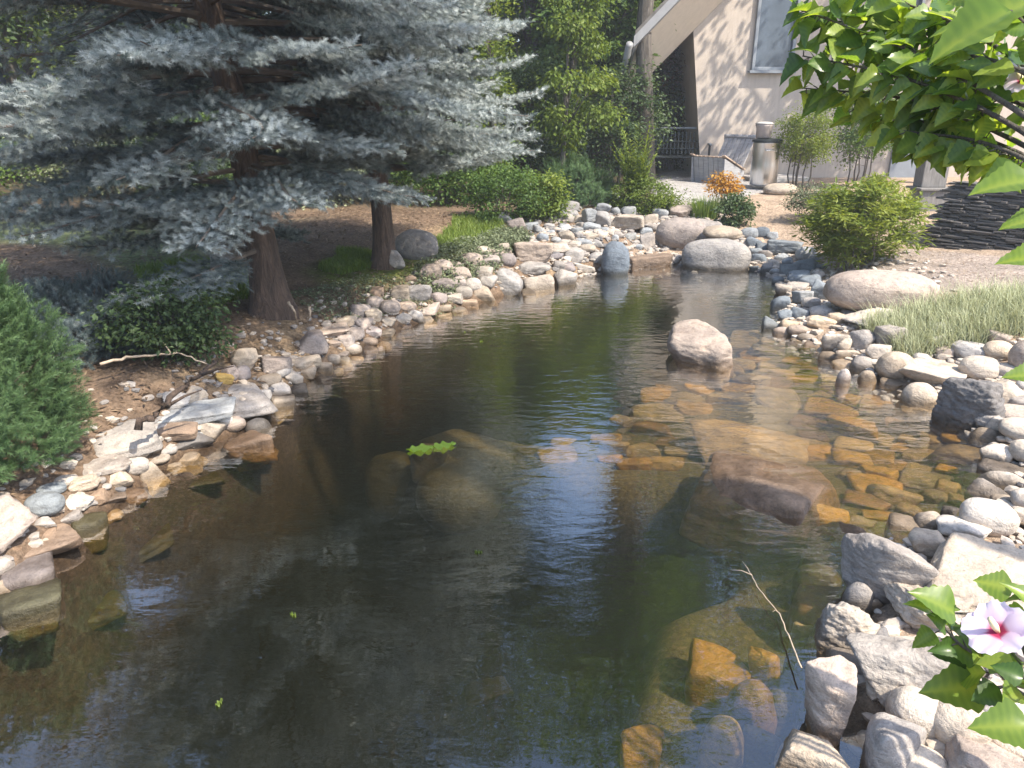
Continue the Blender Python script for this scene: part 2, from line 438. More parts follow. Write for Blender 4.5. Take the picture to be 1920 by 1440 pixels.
def colfield(X, Y, Zh):
    sd = poly_sd(X, Y, POND); xc = -0.4 + 0.23 * (Y - 2)
    rt = sstep(-.2, .7, X - xc)[..., None]
    nz = fbm(np.stack([X.ravel() * .8, Y.ravel() * .8, 2 + 0 * X.ravel()], 1), 4).reshape(X.shape)
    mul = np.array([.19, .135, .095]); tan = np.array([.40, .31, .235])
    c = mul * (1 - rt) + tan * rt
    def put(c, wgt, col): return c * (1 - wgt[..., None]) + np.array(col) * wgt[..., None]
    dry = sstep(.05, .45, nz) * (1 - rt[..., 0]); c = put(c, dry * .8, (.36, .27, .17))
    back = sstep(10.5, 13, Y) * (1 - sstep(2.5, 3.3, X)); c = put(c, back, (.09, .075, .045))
    for zp, col, soft in ((Z_LAWN, (.12, .15, .035), .25), (Z_LAWN2, (.16, .19, .085), .4), (Z_PAVE, (.38, .32, .28), .06), (Z_PATIO, (.40, .39, .39), .04)):
        s = poly_sd(X, Y, zp) + .18 * soft * 2 * nz; c = put(c, 1 - sstep(-soft, soft * .3, s), col)
    c = put(c, sstep(16, 19, Y), (.10, .12, .05))
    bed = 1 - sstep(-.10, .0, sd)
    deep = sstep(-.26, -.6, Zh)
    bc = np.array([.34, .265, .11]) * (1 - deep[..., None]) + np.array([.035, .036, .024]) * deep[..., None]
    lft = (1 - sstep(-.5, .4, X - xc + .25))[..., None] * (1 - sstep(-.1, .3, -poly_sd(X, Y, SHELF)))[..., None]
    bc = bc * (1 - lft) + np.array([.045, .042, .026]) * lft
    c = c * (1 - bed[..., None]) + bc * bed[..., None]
    return c
GC = colfield(GX, GY, GZ)
nyy, nxx = GX.shape
ii = (np.arange(nyy - 1)[:, None] * nxx + np.arange(nxx - 1)[None]).ravel()
GF = np.stack([ii, ii + 1, ii + nxx + 1, ii + nxx], 1)
ground = mk('ground', np.stack([GX.ravel(), GY.ravel(), GZ.ravel()], 1), GF, M['ground'], smooth=True, tint=GC.reshape(-1, 3))
tag(ground, kind='structure')
_X0, _X1, _Y0, _Y1 = -3.8, 4.6, .0, 11.2
wv = [(_X0, _Y0, 0), (_X1, _Y0, 0), (_X1, _Y1, 0), (_X0, _Y1, 0), (_X0, _Y0, -1.6), (_X1, _Y0, -1.6), (_X1, _Y1, -1.6), (_X0, _Y1, -1.6)]
wf = [(0, 1, 2, 3), (7, 6, 5, 4), (0, 4, 5, 1), (1, 5, 6, 2), (2, 6, 7, 3), (3, 7, 4, 0)]
water = mk('water', wv, np.array(wf), M['water'])
tag(water, kind='structure')
# ------------------------------------------------------------------ stones
def ico(sub):
    bm = bmesh.new(); bmesh.ops.create_icosphere(bm, subdivisions=sub, radius=1.0)
    bm.verts.index_update()
    V = np.array([v.co[:] for v in bm.verts]); F = np.array([[v.index for v in f.verts] for f in bm.faces]); bm.free()
    return V / np.linalg.norm(V, axis=1)[:, None], F
ICO = {k: ico(k) for k in (3, 4, 5, 6)}
def rock_verts(shape, size, r, sub):
    D, F = ICO[sub]
    sd = r.uniform(0, 200)
    if shape == 'r':
        p = r.uniform(2.1, 2.7)
        q = (np.abs(D) ** p).sum(1) ** (-1 / p)
        q = q * (1 + .10 * pnoise(D * .9 + sd) + .05 * pnoise(D * 2.1 + sd)) * (1 + .05 * D[:, 0] * r.uniform(-2.5, 2.5))
        rough = .006
    else:
        ax = np.vstack([np.eye(3), -np.eye(3)]) + r.normal(0, .27 if shape != 's' else .14, (6, 3))
        k = {'b': 8, 's': 7, 'c': 12}[shape]
        ex = r.normal(size=(k, 3)); ex /= np.linalg.norm(ex, axis=1)[:, None]
        N = np.vstack([ax, ex]); N /= np.linalg.norm(N, axis=1)[:, None]
        h = np.concatenate([r.uniform(.72, .95, 6), r.uniform(.86, 1.12, k)])
        pw = {'b': r.uniform(16, 34), 's': r.uniform(16, 34), 'c': 28}[shape]
        q = (np.maximum(D @ N.T / h, 0) ** pw).sum(1) ** (-1 / pw)
        q = q * (1 + .06 * pnoise(D * 1.3 + sd))
        rough = {'b': .024, 's': .020, 'c': .040}[shape]
    V = D * q[:, None]
    V = (V - (V.max(0) + V.min(0)) / 2) / ((V.max(0) - V.min(0)) / 2)
    S = np.array(size) / 2
    P = V * S
    sc = 1 / (S.max() + 1e-6)
    amp = rough * 2.2 * S.max()
    lay = np.array([1, 1, 2.6])
    n = fbm(P * sc * 2.6 * lay + sd, 4, .55)
    if shape == 'c': n = n - .8 * np.abs(pnoise(P * sc * 4.5 * lay + sd + 9))
    if shape == 'r': n = fbm(P * sc * 3 + sd, 3, .5)
    nrm = V / S; nrm /= np.linalg.norm(nrm, axis=1)[:, None]
    P = P + nrm * (amp * n)[:, None]
    return P, F
PAL = dict(pale=(.47, .405, .335), white=(.54, .485, .425), tan=(.405, .34, .27), pink=(.40, .33, .28), grey=(.34, .305, .275), lgrey=(.395, .36, .325), blue=(.20, .222, .24),
           lblue=(.34, .35, .352), dark=(.17, .16, .155), ochre=(.44, .30, .10), brown=(.25, .18, .13), moss=(.105, .10, .06), purple=(.285, .245, .23), cream=(.50, .415, .325))
ROCKS = []
def add_rock(name, label, cat, box, shape, col, r, group=None, dr=.8, zoff=0.0, yaw=None, tiltr=.0, sub=None, hmin=.28, top=None, sink=.12, jit=.10, hmax=1.15, under=0):
    x0, y0, x1, y1 = box
    cx = (x0 + x1) / 2
    P, t = hit(cx, y1, zoff)
    inw = P[2] < 0 and top is None and group is None and not under
    if inw:
        P = at(cx, y1, 0.0); t = P[1] / ray(cx, y1)[1]
    if P[1] > 24: return None
    s = FPX / t
    wd = (x1 - x0) / s; hp = (y1 - y0) / s
    d = ray(cx, y1); el = math.atan2(-d[2], math.hypot(d[0], d[1]))
    dd = dr * wd
    if shape == 's': dd = min(max(hp / math.sin(el) * .85, .4 * wd), 1.2 * wd)
    h = (hp - dd * math.sin(el) * .72) / math.cos(el)
    if h < hmin * wd:
        h = hmin * wd if shape != 's' else max(.12 * wd, h)
        dd = max((hp - h * math.cos(el) * .8) / math.sin(el), .35 * wd) if shape != 's' else dd
        dd = min(dd, 1.3 * wd)
    h = min(h, hmax * wd)
    if top is not None: h = min(h, max(top - P[2], .06) + .05)
    hd = np.array([d[0], d[1]]); hd /= np.linalg.norm(hd)
    c = P[:2] + hd * dd * .42
    g = P[2]
    full = h * (1 + sink) + (.12 if inw else 0)
    zc = g + h - full / 2
    if top is not None:
        full = max(top - g + .08, .10); zc = top - full / 2
    yw = r.uniform(-.22, .22) if yaw is None else yaw
    if sub is None: sub = 5 if wd > .42 else (4 if (x1 - x0) > 26 else 3)
    V, F = rock_verts(shape, (wd * 1.04, dd * 1.04, full), r, sub)
    base = -math.atan2(hd[0], hd[1])
    o = mk(name, V, F, M['stone'], smooth=True)
    o.location = (c[0], c[1], zc)
    o.rotation_euler = (r.uniform(-.08, .08), tiltr + r.uniform(-.06, .06), base + yw)
    cc = np.array(PAL[col]) * (1 + r.normal(0, jit * .8)) * (1 + r.normal(0, jit * .35) * np.array([.5, 0, -.7]))
    if y1 < 570 and cx < 1450: cc = cc * np.array([.80, .82, .85])  # far-centre stones: their partial shade is put into the colour, darker and cooler
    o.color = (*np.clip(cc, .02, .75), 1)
    tag(o, label, cat, group)
    ROCKS.append(dict(o=o, box=box, col=col, shape=shape, P=np.array([c[0], c[1], zc]), w=wd, px=(cx, (y0 + y1) / 2)))
    return o

# x0 y0 x1 y1 shape colour [options] | label        (the stones one can single out)
HAND = """
-70 925 76 1046 c pink dr=.8 | big rough pinkish boulder at the left bank's near end, largest stone there
57 917 123 970 r blue | smooth blue grey round boulder touching the big rough pinkish boulder
75 903 124 930 r blue | dark blue rounded stone behind the smooth blue grey boulder
119 918 176 957 b white | white angular stone right of the smooth blue grey boulder
137 889 190 923 b cream | light tan angular stone behind the white angular stone on left bank
106 890 146 910 r lgrey | light grey cobble behind the light tan angular stone on left bank
203 880 252 922 c cream | knobbly cream stone at water's edge in the left row of cobbles
184 893 200 907 r grey | tiny grey cobble between two tan stones of the left bank
190 905 210 919 r lgrey | little pale grey cobble tucked behind the knobbly cream stone
232 855 281 893 r lgrey | rounded grey tan cobble in the middle of the left row
270 850 319 874 r pale | pale cobble behind the rounded grey tan cobble, left row
250 870 312 906 b tan tilt=-.4 | long tan stone tilted up along the left water line
247 837 282 860 r cream | yellowish round cobble against the grey slab's near tip
272 822 304 850 r tan | tan knobbly cobble beside the yellowish round cobble
294 834 333 854 r lgrey | grey loaf shaped cobble under the dark stack of slabs
326 847 376 863 s pale | thin pale slab lying at the water line under the dark slabs
156 855 244 892 s grey | flat dark grey stone lying behind the left row of cobbles
214 872 236 888 r pale | small whitish cobble wedged between grey stones of the left row
106 950 158 986 s grey | dark grey flat stone sitting below the white angular stone
163 915 210 948 b brown | layered brown stone below the light tan angular stone
196 918 240 946 s pink | pinkish wedge stone at the water below the knobbly cream stone
62 988 112 1016 s brown | dark brown flat stone wedged under the big pinkish boulder
68 968 102 992 b lgrey | pale brick shaped stone beside the big pinkish boulder
24 992 146 1052 s brown zoff=.0 | wide brown slab sloping into the water by the big pinkish boulder
18 1044 104 1104 s purple | purplish slab at the water below the wide brown slab
-24 1040 27 1080 r grey | grey oval cobble at the photo's left edge under the big pinkish boulder
-26 1086 23 1122 b tan | tan stone at the left edge below the grey oval cobble
14 1078 121 1152 s moss hmax=.22 hmin=.14 | green mossy slab dipping into the dark water at left
-34 1112 26 1152 s moss hmax=.25 hmin=.14 | small mossy slab at the left edge beside the green mossy slab
138 955 200 994 s moss | moss tinted slab just under the white angular stone
360 776 428 829 b tan tilt=.55 | tan wedge stone leaning over the dark slab on left bank
389 773 437 802 r white | white cobble behind the tan wedge stone
416 778 462 812 r pink | pinkish egg shaped cobble right of the tan wedge stone
460 781 509 808 r dark | dark glossy cobble at the water right of the pinkish egg shaped cobble
334 792 379 812 s cream | cream slab showing behind the tan wedge stone
318 808 381 826 s lblue | pale bluish slab on top of the dark layered rock
300 816 402 852 b dark | dark layered rock at the water under the pale bluish slab
424 806 508 842 s brown | dark brown slab half in the water below the dark glossy cobble
502 714 546 750 b white | bright white block above the ledge on the left bank
474 726 510 755 b lgrey | light grey block left of the bright white block
464 751 508 780 b lgrey | speckled grey block below the light grey block
442 741 475 770 b pale | small pale stone left of the speckled grey block
500 734 554 766 s tan | flat brown ledge stone under the bright white block
272 762 442 796 s lblue | long flat bluish slab with a pale rim on the left bank
186 786 305 852 s lgrey | broad weathered grey slab at the left bank behind the cobbles
268 774 372 824 s brown | long brown slab next to the broad weathered grey slab
386 718 510 778 s grey | long dark grey slab behind the light grey block
310 731 358 768 c lgrey | lumpy whitish stone beside the fallen branch
353 724 392 760 c pale | upright pale stone right of the lumpy whitish stone
408 698 440 722 b ochre | orange block among brown stones on the left bank
416 684 450 714 b purple | brown grey stone behind the orange block
443 684 471 714 r purple | rounded brown stone right of the orange block
436 646 485 696 b pale tilt=.25 | pale angular stone standing by the roots of the near spruce
516 686 546 709 r lgrey | rounded light stone above the bright white block
536 691 569 726 b pale | tan upright stone right of the rounded light stone
544 718 580 738 s dark | dark flat stone at the water right of the bright white block
564 685 594 713 b tan | tan stone at the water line under the long stone wall
494 661 552 700 b pink | broad pinkish stone at the start of the left stone wall
544 660 602 698 b tan | broad tan stone next to the broad pinkish stone
560 618 618 662 b pink | pinkish block stone below the undercut soil bank
578 604 654 634 s pink | wide pinkish slab capping the left stone wall
628 588 668 612 b cream | cream stone above the wide pinkish slab
684 575 720 604 b tan | tan block in the left stone wall beneath the dry grass
713 560 752 590 r pink | rounded pinkish stone mid left stone wall
741 584 771 610 b lgrey tilt=.5 | light slanted stone low in the left stone wall
713 593 742 612 b pale | pale block low in the left stone wall left of the slanted stone
764 528 811 566 b grey | grey brown boulder topping the left stone wall
809 520 852 548 b purple | purple brown stone right of the grey brown boulder
772 565 823 590 s pink | flat pink stone under the grey brown boulder
835 548 871 570 b lgrey | light grey wedge in the left stone wall right of the flat pink stone
926 503 978 554 b lgrey | large grey triangular boulder near the end of the left stone wall
934 473 968 500 r purple | round brownish stone behind the large grey triangular boulder
896 478 938 502 b pink | pinkish stone topping the wall near the green ground cover
957 450 1038 496 b pink | large boxy pinkish boulder above the left stone wall's far end
1024 452 1066 475 s pale | pale flat stone right of the large boxy pinkish boulder
970 489 1032 516 b lgrey | grey block beneath the large boxy pinkish boulder
976 512 1038 546 b pale | pale block at the water line below the boxy boulder
1034 505 1081 537 b lgrey | light rounded block at the water right of the pale block
1037 482 1059 515 b grey | small upright grey stone behind the light rounded block
976 541 1004 553 s tan | thin flat stone in the water by the large grey triangular boulder
1127 450 1178 515 r blue dr=.9 hmax=1.4 | dark blue egg shaped boulder standing where the stream enters the pond
1090 382 1118 424 b lblue | upright bluish boulder in the far cascade
1112 395 1149 426 b lgrey | tan grey boulder right of the upright bluish boulder
1114 380 1146 402 b lblue | bluish boulder behind the tan grey cascade boulder
1145 398 1209 434 s pale | large pale pinkish slab in the far cascade below the ferny plant
1046 430 1078 452 b tan | tan pointed stone in the stream mouth
1083 456 1117 476 r tan | flat tan stone in the stream left of the egg shaped boulder
1026 356 1072 382 s lblue | big flat blue grey stone at the foot of the back shrubs
950 408 986 436 b purple | purple grey wedge stone at the stream's left side
1062 450 1090 464 s pale | pale slab in the stream behind the flat tan stone
1201 436 1228 468 b grey tilt=-.2 | grey wedge stone leaning on the large pink boulder
1174 470 1256 500 s brown | wide flat brown slab at the pond's far edge
1228 405 1322 470 r pink dr=.8 | large smooth pink boulder at the pond's far end
1280 412 1362 468 b grey | dark grey boulder between the pink and the whitish boulder
1318 423 1389 449 r tan zoff=.25 | tan capstone resting on the dark grey boulder
1279 443 1402 506 r lgrey dr=.6 | large whitish grey boulder at the pond's far corner
1252 385 1296 410 b pink | pinkish stone behind the large smooth pink boulder
1232 378 1294 399 s lgrey | light slab edging the path behind the pinkish stone
1438 447 1500 478 b blue | blue grey boulder at the foot of the bright fern bush
1436 484 1464 501 b lgrey | light stone in the blue grey stones of far right bank
1461 494 1494 517 b blue | squarish blue stone near the pond's far right corner
1484 480 1528 510 b blue | wide blue stone under the bright fern bush
1442 503 1464 518 r lblue | round bluish cobble at the far right corner of the pond
1245 600 1380 682 b pink dr=.75 sub=5 | tan angular boulder standing alone in the middle of the pond
1546 496 1739 590 r pink dr=.7 sub=6 | huge pink domed boulder on the right bank beside the grey grass
1444 552 1482 582 b blue | blue block at the water left of the huge pink domed boulder
1425 593 1464 619 b blue | dark blue cube shaped stone at the right waterline
1484 543 1522 572 b lblue | light blue block left of the huge pink domed boulder
1518 522 1552 566 b blue | blue upright stone touching the huge pink domed boulder
1502 556 1536 579 r lgrey | pale round cobble among the blue blocks
1578 575 1678 620 b white | large white wedge boulder in front of the huge pink domed boulder
1532 610 1591 666 b white tilt=-.5 | long white stone tilted toward the water on the right bank
1569 624 1593 660 b cream | small upright cream stone right of the tilted long white stone
1590 614 1639 660 c grey | brown grey rough stone behind the small upright cream stone
1636 606 1693 658 b grey | broad grey stone below the large white wedge boulder
1688 603 1718 624 r white | round white cobble under the grey grass clump
1622 643 1666 680 b white | white cube like stone at the right bank's centre
1642 655 1707 716 r cream | big roundish cream stone beside the white cube like stone
1686 668 1801 724 s pale hmin=.3 | large flat topped pale slab on the right bank
1709 660 1741 684 r lgrey | grey white cobble behind the large flat topped pale slab
1776 638 1859 678 b lgrey | grey tan boulder below the grey grass clump
1842 636 1893 678 r cream | round cream boulder in front of the grey grass
1889 632 1970 706 r pink | big pink boulder at the right edge below the grey grass
1798 664 1868 714 r pale | long pale rounded stone behind the dark ridged boulder
1838 676 1888 708 b pale | pale block right of the long pale rounded stone
1860 679 1914 710 r white | white rounded stone with grey side near the right edge
1754 694 1872 803 c dark dr=.75 sub=6 hmax=1.0 | dark grey ridged boulder on the right bank
1804 758 1869 810 c grey | smaller grey rough boulder leaning on the dark ridged boulder
1690 713 1752 760 r cream | cream boulder at the waterline left of the dark ridged boulder
1848 710 1914 764 b pale | pale faceted boulder right of the dark ridged boulder
1888 737 1950 768 r lgrey | grey striped cobble at the right edge
1866 758 1945 794 r pink | pinkish rounded stone right of the smaller grey rough boulder
1850 777 1884 809 b white | white stone under the pinkish rounded stone
1820 798 1876 825 r tan | tan loaf shaped stone below the smaller grey rough boulder
1874 781 1960 830 r pale | large pale cobble at the right edge below the pinkish rounded stone
1567 685 1592 720 r pink | small pinkish cobble standing in the shallows
1594 665 1637 696 r grey | grey cobble at the edge of the shallows
1608 692 1641 717 r tan | tan cobble at the shallows right of the small pinkish cobble
1836 829 1897 870 b white | white wedge stone above the shallows near the right edge
1892 822 1960 872 r pale | pale rounded boulder at the right edge by the white wedge stone
1836 866 1930 892 s grey | flat grey stone under the white wedge stone
1838 880 1922 912 r lgrey | light grey smooth slab like cobble at the right bank
1816 902 1896 934 b grey | grey brown stone above the big white egg shaped boulder
1799 931 1892 1004 r white dr=.8 | big white egg shaped boulder on the right bank
1856 925 1898 952 r tan | small tan cobble behind the big white egg shaped boulder
1894 912 1950 958 r white | white cobble at the right edge behind the egg shaped boulder
1886 950 1960 1000 b pale | pale stone at the right edge beside the egg shaped boulder
1753 962 1842 1014 b white | flat white stone left of the big white egg shaped boulder
1718 953 1774 996 r pale tilt=-.35 | oval pale stone left of the flat white stone
1762 940 1800 964 s dark | small dark slate behind the flat white stone
1702 990 1780 1046 b tan | tan grey block under the oval pale stone
1664 966 1726 994 s tan | tan slab at the water behind the large grey slab
1566 985 1714 1142 b grey dr=.75 sub=6 | large smooth grey boulder at the near right bank
1616 1044 1726 1114 r cream sub=5 | cream oval boulder resting against the large smooth grey boulder
1578 1086 1634 1144 r grey | rounded grey cobble under the large smooth grey boulder
1646 1072 1792 1184 c pale sub=6 | knobbly pale boulder with hollows below the cream oval boulder
1624 1118 1652 1146 b cream | little yellowish stone beside the knobbly pale boulder
1512 1118 1642 1226 c lgrey sub=6 dr=.7 | rough granite boulder overhanging the water at near right
1616 1170 1665 1212 b dark | small dark grey stone wedged beside the rough granite boulder
1584 1194 1638 1220 r lgrey | pale oblong pebble lying on the rough granite boulder
1538 1215 1640 1275 b grey | dark grey oblong stone under the rough granite boulder
1632 1206 1650 1228 r ochre | tiny yellow pebble beside the big grey pointed boulder
1572 1178 1792 1330 b lgrey sub=6 dr=.6 | big grey pointed boulder at the near right bank
1498 1212 1592 1386 b pink dr=.8 sub=6 hmax=1.5 | tall pinkish boulder with ochre foot standing in the water
1452 1368 1610 1470 b tan sub=6 | angular tan boulder standing in the near corner water
1606 1326 1700 1470 s grey sub=5 | flat grey layered slab beside the dark gap at bottom right
1654 1284 1755 1396 r white dr=.9 sub=5 | white round boulder under the toothed leaf at bottom right
1737 1308 1838 1410 r pale dr=.9 sub=5 | pale round boulder right of the white round boulder
1646 1390 1770 1490 r pale sub=5 | pale banded cobble at the bottom edge
1766 1384 1920 1490 b pink sub=5 | pinkish flat boulder at the bottom right corner
1730 1000 2130 1190 s pale sub=6 hmax=.10 hmin=.06 dr=1 | broad flat pale slab at the right edge behind the pink flowers
1838 1366 1960 1426 r pale | pale stone at the right edge under the bright lower leaf
1724 1270 1760 1294 r pink | small pink pebble behind the white round boulder
"""
SUBM = """
1270 864 1570 1054 b brown dr=1.0 top=.065 sub=6 | huge brown boulder lying awash in the right shallows
1290 765 1505 880 b tan top=-.06 sub=5 | broad ochre slab under water behind the huge brown boulder
1500 1005 1600 1092 b brown top=.05 sub=5 | brown angular boulder breaking the surface by the grey boulder
1490 968 1580 1020 b ochre top=.0 | ochre brown stone at the surface beside the huge brown boulder
782 880 965 1000 r moss top=-.26 sub=5 | large murky boulder deep in the middle of the pond
690 890 790 968 r moss top=-.32 sub=5 | dark murky boulder left of the large murky boulder
772 858 842 896 b dark top=-.12 | dark stone under water below the floating leaves
1350 1326 1445 1410 r brown top=-.08 sub=5 | rusty brown boulder under water at the near right
1420 1318 1484 1400 r moss top=-.1 | olive boulder under water right of the rusty brown boulder
1305 1400 1384 1475 r tan top=-.08 | tan boulder under water at the bottom edge
1392 1228 1452 1332 b ochre top=-.08 | bright ochre slab standing under water near the thin twig
1462 1258 1503 1294 b grey top=-.02 | grey square stone under water left of the tall pinkish boulder
1280 1240 1395 1330 s ochre top=-.16 | flat ochre slab under water left of the bright ochre slab
1480 1090 1570 1160 r moss top=-.1 | olive boulder under water beside the large smooth grey boulder
1460 1150 1560 1235 s brown top=-.06 | brown slab under water beneath the rough granite boulder
1160 1395 1240 1470 b ochre top=-.22 | dim ochre stone under water at the bottom edge
870 1270 960 1320 s moss hmax=.2 hmin=.12 under=1 | dim square stone deep in the dark water
1380 1395 1460 1470 b dark top=-.14 | dark stone under water left of the angular tan boulder
560 700 640 745 s moss hmax=.2 hmin=.12 under=1 | mossy slab under water along the left stone wall
215 985 330 1050 s moss hmax=.2 hmin=.12 under=1 | mossy slab under water off the left row of cobbles
110 1120 240 1180 s moss hmax=.2 hmin=.12 under=1 | dim mossy slab under water off the green mossy slab
400 835 520 880 s brown hmax=.2 hmin=.12 under=1 | brown slab under water off the dark layered rock
300 880 420 930 s moss hmax=.2 hmin=.12 under=1 | olive slab under water below the thin pale slab
"""
rr = np.random.default_rng(21)
def parse(txt, under=False):
    for ln in txt.strip().splitlines():
        a, lab = ln.split('|'); q = a.split()
        box = tuple(float(v) for v in q[:4]); sh, col = q[4], q[5]
        kw = {}
        for k in q[6:]:
            kk, vv = k.split('='); kw[{'tilt': 'tiltr'}.get(kk, kk)] = int(vv) if kk == 'sub' else float(vv)
        nm = {'r': 'cobble', 'b': 'stone', 's': 'flat_stone', 'c': 'rough_stone'}[sh]
        wpx = (box[2] - box[0]) * (1 if box[3] > 600 else 1.6)
        if wpx > 85 and sh != 's': nm = 'boulder'
        cat = nm.replace('flat_stone', 'stone').replace('rough_stone', 'stone')
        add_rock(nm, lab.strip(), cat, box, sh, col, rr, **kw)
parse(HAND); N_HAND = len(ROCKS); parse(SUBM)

# the many smaller stones packed between them, each placed in its stretch of bank
SIDES = (('left of', (-1, 0)), ('right of', (1, 0)), ('behind', (0, 1)), ('in front of', (0, -1)))
CW = dict(pale='pale', white='white', tan='tan', pink='pinkish', grey='grey', lgrey='light grey', blue='blue grey', lblue='bluish', dark='dark', ochre='ochre', brown='brown', moss='mossy', purple='purplish', cream='cream')
SWD = dict(r='cobble', b='block', s='flat stone', c='rough stone')
LAND = [k for k in ROCKS[:N_HAND] if k['w'] > .0]
USED = {k['o']['label'] for k in ROCKS}
def short(lab):                                   # the noun phrase at the head of a label
    out = []
    stops = {'at', 'behind', 'touching', 'right', 'left', 'in', 'between', 'tucked', 'against', 'beside', 'under', 'lying', 'sitting', 'below', 'wedged', 'sloping', 'dipping', 'just', 'leaning',
             'showing', 'on', 'above', 'next', 'with', 'among', 'standing', 'mid', 'low', 'topping', 'capping', 'near', 'where', 'beneath', 'by', 'resting', 'edging', 'tilted', 'overhanging', 'half', 'along'}
    for wd in lab.replace(',', ' ,').split():
        if (wd in stops or wd == ',') and len(out) > 1: break
        out.append(wd)
    return ' '.join(out)
_cnt = {}
for k in LAND: _cnt[short(k['o']['label'])] = _cnt.get(short(k['o']['label']), 0) + 1
LAND = [k for k in LAND if _cnt[short(k['o']['label'])] == 1 and len(short(k['o']['label']).split()) <= 6]
def auto_label(o, P, col, shape, rel, under):
    best = sorted(LAND, key=lambda k: np.linalg.norm(k['P'][:2] - P[:2]) + .25 * len(short(k['o']['label']).split()) * .1)[:7]
    for size in (('small',) if rel < .8 else ('medium',)) + ('little', 'modest'):
        for k in best:
            v = P[:2] - k['P'][:2]
            side = max(SIDES, key=lambda s: v @ np.array(s[1]))[0]
            lab = f"{size} {CW[col]} {SWD[shape]} {'under water ' if under else ''}{side} the {short(k['o']['label'])}"
            if lab not in USED and len(lab.split()) <= 16:
                USED.add(lab); return lab
    return None
def inpoly(x, y, poly): return poly_sd(np.array([x]), np.array([y]), poly)[0] < 0
def fill(poly, n, smin, smax, cols, shapes, group, under=False, asp=(.5, .8), r=None, near=0.0, wgt=1.0):
    """scatter n stones in an image-drawn stretch of bank; sizes given at y=600 and growing towards the camera"""
    xs = [p[0] for p in poly]; ys = [p[1] for p in poly]
    got = 0; tries = 0
    while got < n and tries < n * 40:
        tries += 1
        x, y = r.uniform(min(xs), max(xs)), r.uniform(min(ys), max(ys))
        if not inpoly(x, y, poly): continue
        wd = r.uniform(smin, smax) * (1 + near * (y - 600) / 400); hg = wd * r.uniform(*asp)
        ok = True
        for k in ROCKS:
            b = k['box']
            ox = min(x + wd / 2, b[2]) - max(x - wd / 2, b[0]); oy = min(y, b[3]) - max(y - hg, b[1])
            if ox > 0 and oy > 0 and ox * oy > .34 * min(wd * hg, (b[2] - b[0]) * (b[3] - b[1])): ok = False; break
        if not ok: continue
        col = cols[r.integers(len(cols))]; sh = shapes[r.integers(len(shapes))]
        kw = {}
        o = add_rock({'r': 'cobble', 'b': 'stone', 's': 'flat_stone', 'c': 'rough_stone'}[sh], None, {'r': 'cobble', 'b': 'stone', 's': 'stone', 'c': 'stone'}[sh], (x - wd / 2, y - hg, x + wd / 2, y), sh, col, r, group, jit=.16, sink=.3 if not under else .5, sub=4 if wd > 40 else 3,
                     dr=r.uniform(.6, 1.0), hmax=.8)
        if o is None: continue
        lab = auto_label(o, np.array(o.location), col, sh, (wd - smin) / (smax - smin + 1e-6), under)
        if lab is None:
            lab = f"{CW[col]} {SWD[sh]} {'under water' if under else 'packed in among its like'} in the {group}"
        o['label'] = lab
        got += 1
fr = np.random.default_rng(5)
fill([(560, 690), (600, 640), (640, 612), (760, 548), (880, 478), (940, 470), (1080, 460), (1100, 520), (1000, 548), (900, 588), (780, 626), (660, 696), (590, 735), (545, 700)], 50, 26, 46, ['pink', 'tan', 'lgrey', 'pink', 'pale', 'purple'], ['b', 'b', 'r', 's'], 'left stone wall', r=fr)
fill([(560, 690), (640, 640), (760, 580), (900, 520), (1000, 500), (1080, 480), (1095, 522), (1000, 550), (900, 590), (780, 628), (660, 698), (590, 738)], 46, 24, 44, ['pink', 'tan', 'brown', 'pink', 'purple'], ['b', 'b', 's', 's'], 'left stone wall', r=fr)
fill([(700, 560), (900, 470), (940, 480), (930, 560), (760, 620), (660, 670), (600, 640)], 22, 18, 30, ['pink', 'tan', 'lgrey', 'brown'], ['b', 'r', 's'], 'left stone wall', r=fr)
fill([(130, 905), (240, 860), (400, 790), (540, 700), (600, 700), (560, 770), (500, 812), (330, 900), (200, 1000), (120, 1000)], 14, 26, 44, ['tan', 'lgrey', 'pale', 'grey', 'brown'], ['r', 'b', 's'], 'left row of cobbles', r=fr, near=.3)
fill([(940, 420), (1040, 385), (1150, 372), (1250, 392), (1240, 470), (1100, 500), (1020, 470)], 52, 16, 36, ['lblue', 'lgrey', 'grey', 'lblue', 'pale'], ['b', 's', 'b', 'r'], 'stones of the far cascade', r=fr)
fill([(1390, 440), (1440, 440), (1530, 490), (1550, 560), (1500, 600), (1430, 600), (1445, 560), (1440, 520), (1400, 505)], 30, 22, 40, ['blue', 'lblue', 'blue', 'grey'], ['b', 's', 'r', 'b'], 'blue grey stones of the far right bank', r=fr)
fill([(1440, 600), (1560, 590), (1740, 600), (1920, 640), (1940, 900), (1850, 850), (1780, 800), (1690, 745), (1560, 690), (1440, 630)], 40, 30, 52, ['pale', 'white', 'tan', 'lgrey', 'cream', 'pale', 'pink'], ['r', 'b', 'r', 'b'], 'pale cobbles of the right bank', r=fr, near=.3)
fill([(1660, 990), (1850, 880), (1930, 870), (1930, 1010), (1780, 1000)], 10, 26, 40, ['pale', 'white', 'tan', 'lgrey'], ['r', 'b'], 'pale cobbles of the right bank', r=fr, near=.3)
fill([(1500, 1140), (1640, 1110), (1800, 1180), (1800, 1300), (1920, 1340), (1920, 1440), (1640, 1440)], 8, 24, 36, ['pale', 'tan', 'lgrey'], ['r', 'b'], 'pale cobbles of the near right bank', r=fr, near=.3)
